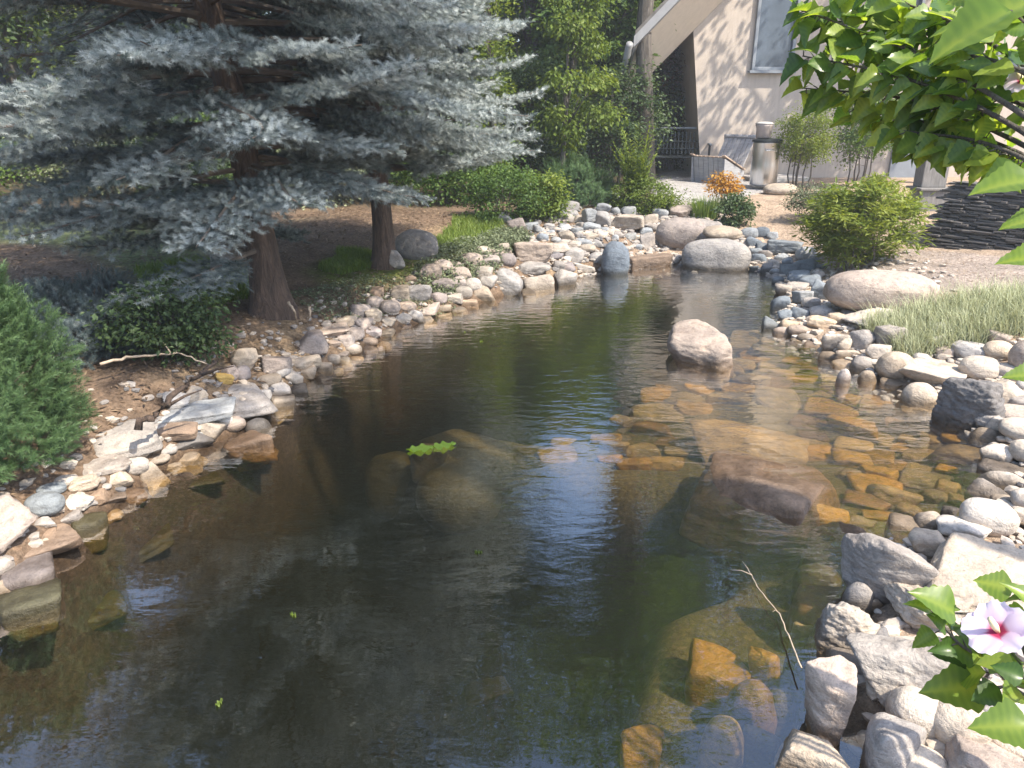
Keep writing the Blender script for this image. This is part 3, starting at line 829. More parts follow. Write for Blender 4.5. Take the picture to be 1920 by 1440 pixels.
fill([(1250, 690), (1330, 655), (1430, 630), (1560, 690), (1760, 790), (1840, 880), (1780, 950), (1600, 1000), (1560, 930), (1500, 850), (1300, 800), (1180, 790)], 105, 38, 96, ['ochre', 'ochre', 'tan', 'pale', 'brown', 'grey'], ['s', 's', 'b'], 'ochre stones under the shallow water', under=True, asp=(.30, .5), r=fr, near=.35)
fill([(1200, 800), (1060, 800), (960, 830), (1050, 870), (1240, 890), (1300, 850)], 14, 44, 84, ['ochre', 'tan', 'brown'], ['s', 'b'], 'ochre stones under the shallow water', under=True, asp=(.3, .45), r=fr)

# gravel and stone chips in the gaps along both banks
_t = NT('gravel_chips'); _a = _t.n("Attribute", attribute_name='tint').outputs['Fac']
_g = _t.noise(40, 4, .7, _t.n("NewGeometry").outputs['Position'])
_t.l(_t.mix(.7, _t.ramp(_a, [(0, (.13, .125, .125)), (.3, (.30, .27, .245)), (.6, (.42, .35, .28)), (1, (.58, .52, .45))]), _t.ramp(_g.outputs[0], [(.3, (.6, .6, .6)), (.7, (1.2, 1.2, 1.2))]), 'MULTIPLY'), _t.b.inputs['Base Color'])
_t.b.inputs['Roughness'].default_value = .85; M['gravel'] = _t.m
_gr = np.random.default_rng(99)
def gravel(n, xr, yr, d0, d1, side, s0, s1, tint):
    X = _gr.uniform(*xr, n * 14); Y = _gr.uniform(*yr, n * 14); sd = poly_sd(X, Y, POND); rt = X - (-0.4 + 0.23 * (Y - 2))
    k = (sd > d0) & (sd < d1 * _gr.uniform(.3, 1, len(X))) & ((rt > .1) if side > 0 else (rt < .1) if side < 0 else (rt > -99)); X, Y = X[k][:n], Y[k][:n]
    pick = _gr.integers(6, size=len(X)); Vs = []; Fs = []; Ts = []; off = 0
    for q in range(6):
        V0, F0 = ICO3[q]; w_ = np.where(pick == q)[0]; s = _gr.uniform(s0, s1, len(w_)) * _gr.uniform(.6, 1.3, len(w_))
        a = _gr.uniform(0, 6.283, len(w_)); c_, s_ = np.cos(a), np.sin(a); z0 = np.zeros_like(a)
        Rm = np.stack([np.stack([c_, -s_, z0], 1), np.stack([s_, c_, z0], 1), np.stack([z0, z0, z0 + 1], 1)], 1)
        P = np.stack([X[w_], Y[w_], HT(X[w_], Y[w_]) + s * .12], 1)
        V = np.einsum('nij,mj->nmi', Rm, V0) * s[:, None, None] + P[:, None]
        Vs.append(V.reshape(-1, 3)); Fs.append((F0[None] + (np.arange(len(w_)) * len(V0))[:, None, None]).reshape(-1, 3) + off); off += len(w_) * len(V0)
        Ts.append(np.repeat(np.clip(tint + _gr.normal(0, .22, len(w_)), 0, 1), len(V0)))
    tag(mk('gravel', np.concatenate(Vs), np.concatenate(Fs), M['gravel'], smooth=False, tint=np.concatenate(Ts)), kind='stuff')
_i2 = ico(2); ICO3 = []
for q in range(6):
    ICO[2] = _i2; V_, F_ = rock_verts('b' if q % 2 else 's', (1.0, .75, .5), _gr, 2); ICO3.append((V_, F_))
gravel(3200, (0, 4.5), (1.2, 9.5), .02, 1.7, 1, .03, .085, .62)
gravel(1000, (-3.5, 1.5), (1.2, 9.5), .19, .85, -1, .03, .07, .42)
gravel(1500, (.2, 3.2), (8.6, 12.2), .0, 3.0, 0, .04, .12, .34)
# ------------------------------------------------------------------ plants
def frames(dirs, up):
    X = dirs / (np.linalg.norm(dirs, axis=1)[:, None] + 1e-9)
    Y = np.cross(up, X); ln = np.linalg.norm(Y, axis=1)[:, None]
    Y = np.where(ln < 1e-4, np.array([[0, 1., 0]]), Y / (ln + 1e-9))
    Z = np.cross(X, Y)
    return np.stack([X, Y, Z], 2)                     # columns
def replicate(tv, tf, pos, fr, scale, tint, tvt=None):
    """template verts (m,3), faces (k,c) set down at N points with frames (N,3,3)"""
    N = len(pos); m = len(tv)
    V = np.einsum('nij,mj->nmi', fr, tv)
    sc = np.asarray(scale)
    V = V * (sc[:, None, None] if sc.ndim == 1 else sc) + pos[:, None]
    F = (tf[None] + (np.arange(N) * m)[:, None, None]).reshape(-1, tf.shape[1])
    T = np.repeat(tint[:, None], m, 1)
    if tvt is not None: T = np.clip(T + tvt[None], 0, 1)
    return V.reshape(-1, 3), F, T.ravel()
def randdir(r, n):
    v = r.normal(size=(n, 3)); return v / np.linalg.norm(v, axis=1)[:, None]

def brush(r, n=32, ln=.064, nl=.027, wd=.0017):
    V = []; T = []
    for k in range(n):
        t = (k + r.uniform(0, 1)) / n; a = k * 2.39996 + r.uniform(-.4, .4)
        rad = np.array([0, math.cos(a), math.sin(a)])
        d = np.array([.22 + .75 * t * t, 0, 0]) + rad; d /= np.linalg.norm(d)
        p = np.array([t * ln, 0, 0]); side = np.cross(d, [1, 0, 0]); side /= np.linalg.norm(side) + 1e-9
        l = nl * r.uniform(.8, 1.1)
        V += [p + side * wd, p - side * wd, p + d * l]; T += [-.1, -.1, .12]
    V = np.array(V); F = np.arange(len(V)).reshape(-1, 3)
    return V, F, np.array(T)
_br = np.random.default_rng(3)
BRUSH = [brush(_br) for _ in range(4)]
BRUSH_FAR = [brush(_br, 16, .26, .085, .011) for _ in range(3)]

def conifer(name, label, base, H, Rm, z0, lean, seed, mat, group=None, detail_z=3.4, whorl=.27, per=7, droop=.18, dens=None, trunk_r=.17, far=False, tint0=.42, bare=.25, tilt_up=.10, bark='bark', lenf=None):
    r = np.random.default_rng(seed)
    root = empty(name, tuple(base)); tag(root, label, 'tree', group)
    zz = np.linspace(-.25, H, 16)
    flare = 1 + 1.0 * np.exp(-np.maximum(zz, 0) / .13)
    tp = np.stack([lean[0] * zz + .05 * np.sin(zz * 1.3), lean[1] * zz, zz], 1)
    tr = trunk_r * (1 - np.clip(zz / H, 0, 1) * .93) * (1 + .55 * np.exp(-np.maximum(zz, 0) / .16))
    zt = np.concatenate([np.linspace(-.25, .6, 14), zz[zz > .7]])
    tpt = np.stack([np.interp(zt, zz, tp[:, k]) for k in range(3)], 1); trt = trunk_r * (1 - np.clip(zt / H, 0, 1) * .93) * (1 + .6 * np.exp(-np.maximum(zt, 0) / .16))
    tv, tf = tube(tpt, trt, 22)
    rad = tv - np.repeat(tpt, 22, 0); rn = np.linalg.norm(rad, axis=1)
    lob = 1 + .22 * pnoise(np.stack([np.tile(np.cos(np.arange(22) / 22 * 6.283), len(zt)) * 1.6, np.tile(np.sin(np.arange(22) / 22 * 6.283), len(zt)) * 1.6, tv[:, 2] * .8 + seed], 1)) * np.exp(-np.maximum(tv[:, 2], 0) / .5) * 2.2
    tv = np.repeat(tpt, 22, 0) + rad * lob[:, None]
    b = MB(); b.add(tv, tf)
    P = {0: [], 1: []}; D = {0: [], 1: []}; U = {0: [], 1: []}; S = {0: [], 1: []}; T = {0: [], 1: []}
    tw = MB()
    z = z0
    k = 0
    while z < H - .3:
        n = per if z < H * .75 else max(4, per - 2)
        fine = (z < detail_z) and not far
        for j in range(n):
            az = 2 * math.pi * (j + r.uniform(-.3, .3)) / n + k * 1.1
            zb = z + r.uniform(-.5, .5) * whorl
            L = Rm * max(.08, 1 - zb / H) ** .8 * r.uniform(.72, 1.08)
            if zb < z0 + .5: L *= .85
            if lenf: L *= lenf(az % 6.2832, zb)
            dd = 1.0 if dens is None else dens(az, zb)
            if dd <= 0: continue
            hd = np.array([math.cos(az), math.sin(az), 0]); sd = np.array([-hd[1], hd[0], 0])
            m = 12; s = np.linspace(0, 1, m)
            dz = (tilt_up * s - (droop + .16 * r.uniform(-1, 1)) * s ** 1.6 + .10 * s ** 4) * L
            c0 = np.array([np.interp(zb, zz, tp[:, 0]), np.interp(zb, zz, tp[:, 1]), zb])
            wob = r.normal(0, .03, 2) * L
            pl = c0 + hd * (s * L)[:, None] + sd * (wob[0] * np.sin(s * 3) + wob[1] * np.sin(s * 6))[:, None]; pl[:, 2] += dz
            if zb < detail_z + 1.5: tw.tube(pl, np.linspace(.022 * L / 2 + .006, .004, m), 6)
            tan = np.gradient(pl, axis=0); tan /= np.linalg.norm(tan, axis=1)[:, None]
            lay = 0 if fine else 1
            step = (.055 if fine else .17) * (1.5 if dd < .6 else 1)
            blen = .055 if fine else .24
            for sg in (-1, 1):
                ss = np.arange(bare + r.uniform(0, .05), 1.0, step / L)
                for q in ss:
                    if r.uniform() > .25 + .75 * dd: continue
                    p0 = np.array([np.interp(q, s, pl[:, a]) for a in range(3)])
                    tq = np.array([np.interp(q, s, tan[:, a]) for a in range(3)])
                    l2 = (.36 * L * (1 - q) ** .75 * min(1, .35 + q * 1.6) + .10) * r.uniform(.7, 1.15)
                    d2 = tq * .72 + sd * sg * .75 + np.array([0, 0, r.uniform(-.10, .16)]); d2 /= np.linalg.norm(d2)
                    nb = max(1, int(l2 / blen))
                    a = (np.arange(nb) + .2) / nb
                    keep = r.uniform(size=nb) < np.where(a > .45, 1, dd)
                    a = a[keep]
                    pos = p0 + d2 * (a * l2)[:, None]; pos[:, 2] -= (.12 + .16 * (dd < .6)) * l2 * a ** 2
                    if len(a):
                        P[lay].append(pos); D[lay].append((d2 + np.array([0, 0, -.12]))[None] + r.normal(0, .30, (len(a), 3)))
                        S[lay].append(r.uniform(.85, 1.2, len(a))); T[lay].append(np.clip(tint0 - .34 + .58 * a * (.4 + .6 * q) + r.normal(0, .09) + r.normal(0, .05, len(a)), 0, 1) * (.6 + .4 * min(dd, 1)))  # darker where sparse: older needles, with that side's shade put into the tint
                    if fine and l2 > .14:
                        na = max(1, int(l2 / .075))
                        for a3 in (np.arange(na) + r.uniform(.2, .8)) / na:
                            if r.uniform() > dd * .95: continue
                            for s3 in (-1, 1):
                                pp = p0 + d2 * a3 * l2; pp = pp - np.array([0, 0, .12 * l2 * a3 ** 2])
                                d3 = d2 * .75 + np.cross([0, 0, 1], d2) * s3 * .7 + np.array([0, 0, r.uniform(-.4, .6)]); d3 /= np.linalg.norm(d3)
                                n3 = 1 if l2 * (1 - a3) < .16 else 2
                                pos = pp + d3 * (np.arange(n3) * .055)[:, None]
                                P[0].append(pos); D[0].append(np.repeat(d3[None], n3, 0)); S[0].append(r.uniform(.75, 1.1, n3))
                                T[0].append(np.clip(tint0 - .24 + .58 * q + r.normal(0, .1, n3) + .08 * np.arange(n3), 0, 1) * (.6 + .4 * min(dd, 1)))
                    if fine and dd < .6 and l2 > .15 and r.uniform() < .5:
                        tw.tube([p0, p0 + d2 * l2 * .5 - np.array([0, 0, .05 * l2]), p0 + d2 * l2 - np.array([0, 0, .2 * l2])], [.004, .003, .0015], 4)
        z += whorl * (1 if z < detail_z else 1.25) * r.uniform(.88, 1.12); k += 1
    Vs = []; Fs = []; Ts = []; off = 0
    for lay, tm in ((0, BRUSH), (1, BRUSH_FAR)):
        if not P[lay]: continue
        pos = np.concatenate(P[lay]); d = np.concatenate(D[lay]); s = np.concatenate(S[lay]); t = np.concatenate(T[lay])
        pick = r.integers(len(tm), size=len(pos))
        up = np.tile([0, 0, 1.], (len(pos), 1)) + randdir(r, len(pos)) * .6
        for q in range(len(tm)):
            w_ = pick == q
            if not w_.any(): continue
            v, f, tt = replicate(tm[q][0], tm[q][1], pos[w_], frames(d[w_], up[w_]), s[w_], t[w_], tm[q][2])
            Vs.append(v); Fs.append(f + off); Ts.append(tt); off += len(v)
    b.build('trunk', M[bark], root, smooth=True)
    if tw.v:
        tw.build('branches', M['twig'], root)
    mk('crown', np.concatenate(Vs), np.concatenate(Fs), M[mat], root, tint=np.concatenate(Ts))
    return root

# leaf templates: +X is the tip, Z the upper side
LEAF4 = (np.array([[0, 0, 0], [.45, .30, .06], [1, 0, -.08], [.45, -.30, .06]]), np.array([[0, 3, 2], [0, 2, 1]]), np.array([0, 0, 0, 0.]))
LEAFN = (np.array([[0, 0, 0], [.5, .13, .02], [1, 0, -.05], [.5, -.13, .02]]), np.array([[0, 3, 2], [0, 2, 1]]), np.array([0, 0, 0, 0.]))
def leaves(r, pts, size, droop=.35, out=None, tint=.5, tvar=.16, tm=LEAF4, upw=1.0):
    n = len(pts)
    d = randdir(r, n); d[:, 2] = d[:, 2] * .5 - droop
    if out is not None: d = d + out
    up = np.tile([0, 0, upw], (n, 1)) + randdir(r, n) * .75
    s = size * r.uniform(.65, 1.25, n)
    t = np.clip(tint + r.normal(0, tvar, n), 0, 1)
    return replicate(tm[0], tm[1], pts, frames(d, up), s, t, tm[2])

def leafy(name, label, cat, base, H, crown, seed, mat, nclump=60, per=220, leaf=.08, clump=.32, stems=1, group=None, trunk_r=.08, bark='bark_grey', droop=.35, tm=LEAF4, tint=.5, flat=1.0, lean=(0, 0), cz=None, tvar=.14, spread=.12, gap=.0, upw=1.0):
    """crown = (rx, ry, rz); cz centre height; clumps of leaves on limbs"""
    r = np.random.default_rng(seed)
    root = empty(name, tuple(base)); tag(root, label, cat, group)
    rx, ry, rz = crown; cz = H - rz if cz is None else cz
    C = []
    while len(C) < nclump:
        p = randdir(r, 1)[0] * r.uniform(.35, 1) ** .6
        p = p * np.array([rx, ry, rz])
        if gap and pnoise(np.array([p * 1.9 / max(rx, .3) + seed]))[0] < -gap: continue
        C.append(p + np.array([lean[0], lean[1], cz]))
    C = np.array(C); C[:, 2] = np.maximum(C[:, 2], .04)
    b = MB()
    for sidx in range(stems):
        a = 2 * math.pi * sidx / max(stems, 1) + r.uniform(0, 1)
        foot = np.array([math.cos(a), math.sin(a), 0]) * (spread * rx if stems > 1 else 0)
        topc = np.array([lean[0], lean[1], cz]) + foot * 1.5
        hub = foot + (topc - foot) * .75
        pl = np.array([foot + [0, 0, -.1], foot + (hub - foot) * .35 + r.normal(0, .03 * H, 3) * [1, 1, 0], hub, topc + [0, 0, rz * .5]])
        b.tube(pl, [trunk_r * 1.25, trunk_r, trunk_r * .7, trunk_r * .25], 8)
        for i in range(sidx, nclump, max(1, stems)):
            if i % 2: continue
            t0 = np.clip(.3 + .6 * (C[i][2] - cz + rz) / (2 * rz + 1e-6), .25, .98)
            p0 = foot + (topc - foot) * t0
            mid = (p0 + C[i]) / 2 + np.array([0, 0, .08 * H * r.uniform(-.3, 1) * flat])
            b.tube([p0, mid, C[i]], [trunk_r * .34, trunk_r * .2, trunk_r * .07], 5)
    b.build('trunk' if stems == 1 else 'stems', M[bark], root, smooth=True)
    n = nclump * per
    ci = np.repeat(np.arange(nclump), per)
    cs = clump * r.uniform(.6, 1.3, nclump)
    off = r.normal(size=(n, 3)) * .5; ln = np.linalg.norm(off, axis=1)[:, None]
    off = off / np.maximum(1, ln / 1.1)
    off[:, 2] *= .62 * flat
    pts = C[ci] + off * cs[ci][:, None]
    ct = r.normal(0, .10, nclump)[ci]
    pts[:, 2] = np.maximum(pts[:, 2], .01)
    o = off.copy(); o[:, 2] *= .4
    v, f, t = leaves(r, pts, leaf, droop, out=o * .9, tint=tint, tvar=tvar, tm=tm, upw=upw)
    t = np.clip(t + np.repeat(ct, len(tm[0])), 0, 1)
    mk('crown' if cat == 'tree' else 'foliage', v, f, M[mat], root, tint=t)
    return root

def blades(name, label, cat, base, n, h, spread, seed, mat, wd=.006, bend=.5, up=1.0, group=None, kind=None, pts=None, tint=.5, parent=None, seg=4):
    r = np.random.default_rng(seed)
    if pts is None:
        a = r.uniform(0, 6.283, n); q = np.sqrt(r.uniform(0, 1, n)) * spread * .45
        pts = np.stack([np.cos(a) * q, np.sin(a) * q, 0 * q], 1)
        dirs = np.stack([np.cos(a), np.sin(a), 0 * a], 1) + r.normal(0, .5, (n, 3))
    else:
        n = len(pts); dirs = r.normal(size=(n, 3))
    dirs[:, 2] = 0; dirs /= np.linalg.norm(dirs, axis=1)[:, None]
    L = h * r.uniform(.55, 1.1, n); bd = bend * r.uniform(.2, 1.1, n)
    sd = np.cross(dirs, [0, 0, 1])
    s = np.linspace(0, 1, seg + 1)
    ctr = pts[:, None] + dirs[:, None] * (bd[:, None] * L[:, None] * s ** 1.8)[..., None] + np.array([0, 0, 1.]) * (L[:, None] * (s - .35 * bd[:, None] * s ** 2.4))[..., None]
    w_ = wd * (1 - s ** 1.5 * .95) * 1.0
    A = ctr + sd[:, None] * w_[None, :, None]; B = ctr - sd[:, None] * w_[None, :, None]
    V = np.stack([A, B], 2).reshape(n, -1, 3); m = V.shape[1]
    f = np.array([[2 * i, 2 * i + 1, 2 * i + 3, 2 * i + 2] for i in range(seg)])
    F = (f[None] + (np.arange(n) * m)[:, None, None]).reshape(-1, 4)
    T = np.clip(np.repeat((tint + r.normal(0, .16, n))[:, None], m, 1) + np.repeat(s, 2)[None] * .15, 0, 1)
    o = mk(name, V.reshape(-1, 3), F, M[mat], parent, tint=T.ravel())
    if base is not None: o.location = tuple(base)
    if label or kind: tag(o, label, cat, group, kind)
    return o

G = lambda px, py: hit(px, py)[0]
def far(px, Y):                       # a spot Y metres ahead in the direction of px, on the ground
    d = ray(px, 200); x = d[0] / d[1] * Y
    return np.array([x, Y, float(HT(np.array([x]), np.array([Y]))[0])])

# the two blue spruces on the left bank
def dens_a(az, z):
    c = math.cos(az - math.pi)                      # 1 towards the left
    v = 1.0 - .5 * max(0, c) ** .7
    if z < .92 and c < .15: return 0
    if z < 1.8 and c > 0: v = .85
    return v
conifer('blue_spruce', 'large leaning blue spruce, sparse on its left side, nearest tree on the left bank', G(508, 582), 9.4, 2.75, .55, (-.10, .02), 31, 'needle_blue', dens=dens_a, trunk_r=.125, droop=.24, per=10, tint0=.64, lenf=lambda az, z: (.62 if (z < 1.5 and math.sin(az) < -.5) else (.72 if (z < 1.5 and math.cos(az) > -.25) else 1.0)))
conifer('blue_spruce', 'dense silvery blue spruce behind the grey round boulder on the left bank', G(722, 500), 9.8, 1.95, .98, (-.06, .0), 32, 'needle_blue', trunk_r=.105, droop=.16, tint0=.68, per=10, detail_z=3.3)

# conifers and broadleaf trees standing behind, up to the skyline
BACKC = [(-430, 12, 8.5, 2.6, 'tall dark conifer at the far left behind the blue spruce'), (-90, 16, 12, 2.6, 'dark conifer at the left behind the pale house'), (250, 20, 13.5, 3.0, 'dark conifer straight behind the leaning blue spruce'),
         (560, 17, 13, 2.7, 'tall dark conifer between the two blue spruces'), (790, 16, 12.5, 2.4, 'dark conifer just behind the silvery blue spruce'), (985, 21, 7.6, 2.2, 'bluish dark conifer in the gap right of the blue spruces'), (1265, 19, 10, 2.3, 'dark conifer at the left corner of the beige house')]
for i, (px, Y, H_, R_, lab) in enumerate(BACKC):
    conifer('dark_conifer', lab, far(px, Y), H_, R_, .3, (0, 0), 50 + i, 'needle_dark' if i != 5 else 'needle_blue', group='conifers behind the garden', far=True, whorl=.55, per=8, trunk_r=.16, tint0=.5)
UNDER = [(-120, 10.5, 1.5, 'leaf_green', 'green bush in the gloom at the far left edge'), (120, 12.5, 1.3, 'leaf_sage', 'grey green bush below the pale house'), (300, 11.5, 1.2, 'leaf_dark', 'dark bush seen left of the leaning trunk'), (420, 13.5, 1.8, 'leaf_green', 'green bush just left behind the leaning trunk'), (590, 11.8, 1.2, 'leaf_sage', 'pale speckled bush between the two spruce trunks'), (690, 13.5, 1.7, 'leaf_dark', 'dark bush behind the silvery spruce trunk'), (820, 12.0, 1.1, 'leaf_green', 'green bush behind the grey round boulder')]
for i, (px, Y, H_, mt, lab) in enumerate(UNDER):
    leafy('understory_bush', lab, 'shrub', far(px, Y), H_, (1.0, .7, H_ * .5), 180 + i, mt, nclump=50, per=130, leaf=.065, clump=.36, stems=5, trunk_r=.015, group='bushes under the trees', gap=.3)
BACKL = [(1470, 21, 17, (3.2, 2.6, 4.6), 'leaf_green', 'tall green tree rising behind the house roof'), (1800, 22, 17, (3.4, 2.6, 4.6), 'leaf_dark', 'tall dark tree rising far behind the house'), (890, 16, 15, (2.0, 1.8, 4.6), 'leaf_dark', 'very tall dark tree rising behind the silvery spruce top'), (1222, 14.5, 13.4, (2.3, 2.0, 3.3), 'leaf_green', 'very tall airy tree whose crown arches above the young tree'), (470, 15, 8, (2.2, 1.4, 3.6), 'leaf_green', 'leafy green tree seen through the leaning blue spruce'), (180, 18, 9, (2.6, 1.6, 4.3), 'leaf_yellow', 'tall sunlit tree behind the pale house'), (-180, 13, 7, (2.2, 1.6, 3.2), 'leaf_dark', 'dark broad tree at the far left edge'),
         (640, 15.5, 7.5, (1.9, 1.3, 3.5), 'leaf_dark', 'dark leafy tree behind the silvery spruce trunk'), (1000, 16.5, 5.2, (1.6, 1.2, 2.5), 'leaf_green', 'green leafy tree between column tree and young tree'), (1175, 18, 5.5, (1.6, 1.2, 2.6), 'leaf_dark', 'dark green tree behind the reddish tree'),
         (1320, 21, 8, (2.2, 2, 3.8), 'leaf_dark', 'dark tree behind the beige house'), (-520, 18, 12, (3.5, 3, 5.5), 'leaf_green', 'tall green tree beyond the far left'), (820, 21, 11, (2.4, 2, 5.2), 'leaf_dark', 'tall dark tree in the gap above the silvery spruce'), (30, 14.5, 6.5, (2.2, 1.6, 2.4), 'leaf_yellow', 'yellow green tree lit by sun at the far left'), (330, 23, 12, (3.2, 3, 4.6), 'leaf_green', 'broad green tree far behind the leaning blue spruce'), (700, 24, 13, (3.2, 3, 5), 'leaf_dark', 'dark broad tree far behind the two spruces'),
         (-300, 21, 13, (3.6, 3, 5), 'leaf_green', 'broad green tree beyond the far left conifer'), (880, 19, 9, (1.5, 1.5, 4.2), 'leaf_green', 'narrow green tree at the right flank of the spruces'), (1112, 15.5, 4.3, (1.15, 1.1, 1.3), 'leaf_green', 'bright green maple left of the house eave'),
         (1345, 23, 13, (2.2, 2.4, 5.2), 'leaf_green', 'tall green tree behind the low end of the house roof'), (1050, 24, 6.0, (3.0, 2, 2.6), 'leaf_green', 'low green trees filling the gap behind the young tree')]
for i, (px, Y, H_, cr, mt, lab) in enumerate(BACKL):
    leafy('broadleaf_tree', lab, 'tree', far(px, Y), H_, cr, 70 + i, mt, nclump=(100 if i in (2, 3) else 90) if H_ > 8 else 70, per=190, leaf=.17 if Y > 18 else .12, clump=.26 * max(cr), group='broadleaf trees behind the garden', trunk_r=.14, gap=.28)
leafy('young_tree', 'slender yellow green young tree with hanging sprays behind the cascade', 'tree', far(1062, 12.6), 3.5, (.72, .6, 1.55), 91, 'leaf_yellow', tint=.44, nclump=30, per=170, leaf=.08, clump=.30, trunk_r=.045, droop=.8, gap=.05, cz=1.9)
leafy('columnar_tree', 'narrow yellow green column tree at the right edge of the silvery spruce', 'tree', far(918, 12.2), 4.3, (.20, .20, 2.1), 92, 'leaf_yellow', tint=.5, nclump=30, per=170, leaf=.06, clump=.30, trunk_r=.05, droop=-.3, cz=2.15)
leafy('red_leaved_tree', 'dark reddish small tree in shade left of the beige house', 'tree', far(1196, 17.6), 3.9, (1.05, .9, 1.35), 93, 'leaf_red', nclump=64, per=180, leaf=.085, clump=.42, trunk_r=.07, gap=.2)
leafy('dark_shrub', 'dark green tall shrub below the reddish tree', 'shrub', far(1150, 14.5), 2.1, (.95, .7, .95), 94, 'leaf_dark', nclump=54, per=190, leaf=.07, clump=.36, stems=5, trunk_r=.025)
leafy('dark_shrub', 'dark green shrub at the back between column tree and young tree', 'shrub', far(985, 13.4), 2.2, (.85, .6, 1.05), 95, 'leaf_dark', nclump=54, per=190, leaf=.07, clump=.36, stems=5, trunk_r=.025)
leafy('dark_shrub', 'dark shrub against the house wall corner behind the iron bench', 'shrub', far(1262, 17.6), 2.3, (.7, .6, 1.1), 96, 'leaf_dark', nclump=48, per=170, leaf=.08, clump=.38, stems=5, trunk_r=.025)
def needle_bush(name, label, base, H_, rx, ry, seed, mat, n, tint=.5, sz=1.4, lift=.3):
    r = np.random.default_rng(seed)
    root = empty(name, tuple(base)); tag(root, label, 'shrub')
    st = MB()
    P = []; D = []
    ns = 26
    for i in range(ns):
        a = r.uniform(0, 6.283); el = r.uniform(.25, 1.35)
        e = np.array([math.cos(a) * rx * math.cos(el), math.sin(a) * ry * math.cos(el), H_ * math.sin(el)])
        st.tube([np.array([0, 0, -.05]), e * .5 + [0, 0, .06], e * .95], [.02, .012, .003], 5)
    k = r.normal(size=(n, 3)); k /= np.linalg.norm(k, axis=1)[:, None]; k[:, 2] = np.abs(k[:, 2])
    lump = 1 + .45 * pnoise(k * 2.2 + seed) + .30 * pnoise(k * 5.1 + seed)
    q = r.uniform(.45, 1.0, n) ** .5 * lump
    P = k * q[:, None] * np.array([rx, ry, H_]); P[:, 2] = np.maximum(P[:, 2], .02)
    D = k * .8 + np.array([0, 0, lift]) + randdir(r, n) * .55
    T = np.clip(tint - .28 + .34 * q + r.normal(0, .10, n), 0, 1)
    Vs = []; Fs = []; Ts = []; off = 0; pick = r.integers(4, size=n); up = randdir(r, n) + [0, 0, .8]
    for b in range(4):
        w_ = pick == b
        v, f, t = replicate(BRUSH[b][0], BRUSH[b][1], P[w_], frames(D[w_], up[w_]), sz * r.uniform(.7, 1.3, w_.sum()), T[w_], BRUSH[b][2])
        Vs.append(v); Fs.append(f + off); Ts.append(t); off += len(v)
    st.build('stems', M['twig'], root); mk('foliage', np.concatenate(Vs), np.concatenate(Fs), M[mat], root, tint=np.concatenate(Ts))
    return root
needle_bush('juniper_bush', 'large feathery green juniper at the left edge above the cobbles', G(-40, 850), .98, .44, .50, 101, 'needle_green', 9500, .62, .85)
needle_bush('juniper_bush', 'spreading bluish juniper low under the leaning spruce', G(170, 640) , .42, .72, .55, 102, 'needle_blue', 5000, .40, .9, .1)
needle_bush('juniper_bush', 'rounded green juniper behind the far cascade', far(1082, 11.9), .62, .62, .5, 103, 'needle_green', 3800, .62, 1.2)
leafy('low_shrub', 'dark leafy low shrub under the spruce beside the fallen branch', 'shrub', G(320, 672), .50, (.36, .28, .25), 104, 'leaf_dark', nclump=36, per=120, leaf=.04, clump=.17, stems=7, trunk_r=.007)
leafy('low_shrub', 'dark green soft shrub at the foot of the silvery spruce', 'shrub', G(945, 414), .75, (.55, .4, .4), 105, 'leaf_green', nclump=44, per=130, leaf=.045, clump=.2, stems=6, trunk_r=.01, tint=.35)
leafy('low_shrub', 'yellow green small shrub beside the flat blue grey stone', 'shrub', G(1018, 412), .72, (.32, .28, .38), 106, 'leaf_yellow', nclump=34, per=90, leaf=.055, clump=.17, stems=5, trunk_r=.008)
leafy('low_shrub', 'light green low bush at the foot of the ferny plant', 'shrub', G(1212, 396), .5, (.52, .35, .28), 107, 'leaf_yellow', nclump=50, per=130, leaf=.04, clump=.18, stems=6, trunk_r=.008, tint=.42)
leafy('orange_bush', 'small orange leaved bush in front of the wooden lounge chair', 'shrub', G(1352, 390), .46, (.25, .2, .15), 108, 'leaf_orange', nclump=18, per=70, leaf=.05, clump=.13, stems=5, trunk_r=.007, cz=.36)
leafy('low_shrub', 'small dark bluish plant above the dark grey boulder', 'shrub', G(1376, 424), .42, (.27, .22, .20), 109, 'leaf_dark', nclump=26, per=90, leaf=.05, clump=.13, stems=4, trunk_r=.008, tint=.55)
blades('grass_clump', 'spiky green grass clump left of the orange bush', 'grass', G(1320, 408), 260, .36, .45, 110, 'grass', .007, .6, tint=.45)
blades('grass_clump', 'fine grass tuft just right of the spiky grass clump', 'grass', G(1352, 398), 160, .28, .35, 120, 'leaf_sage', .005, .7, tint=.35)
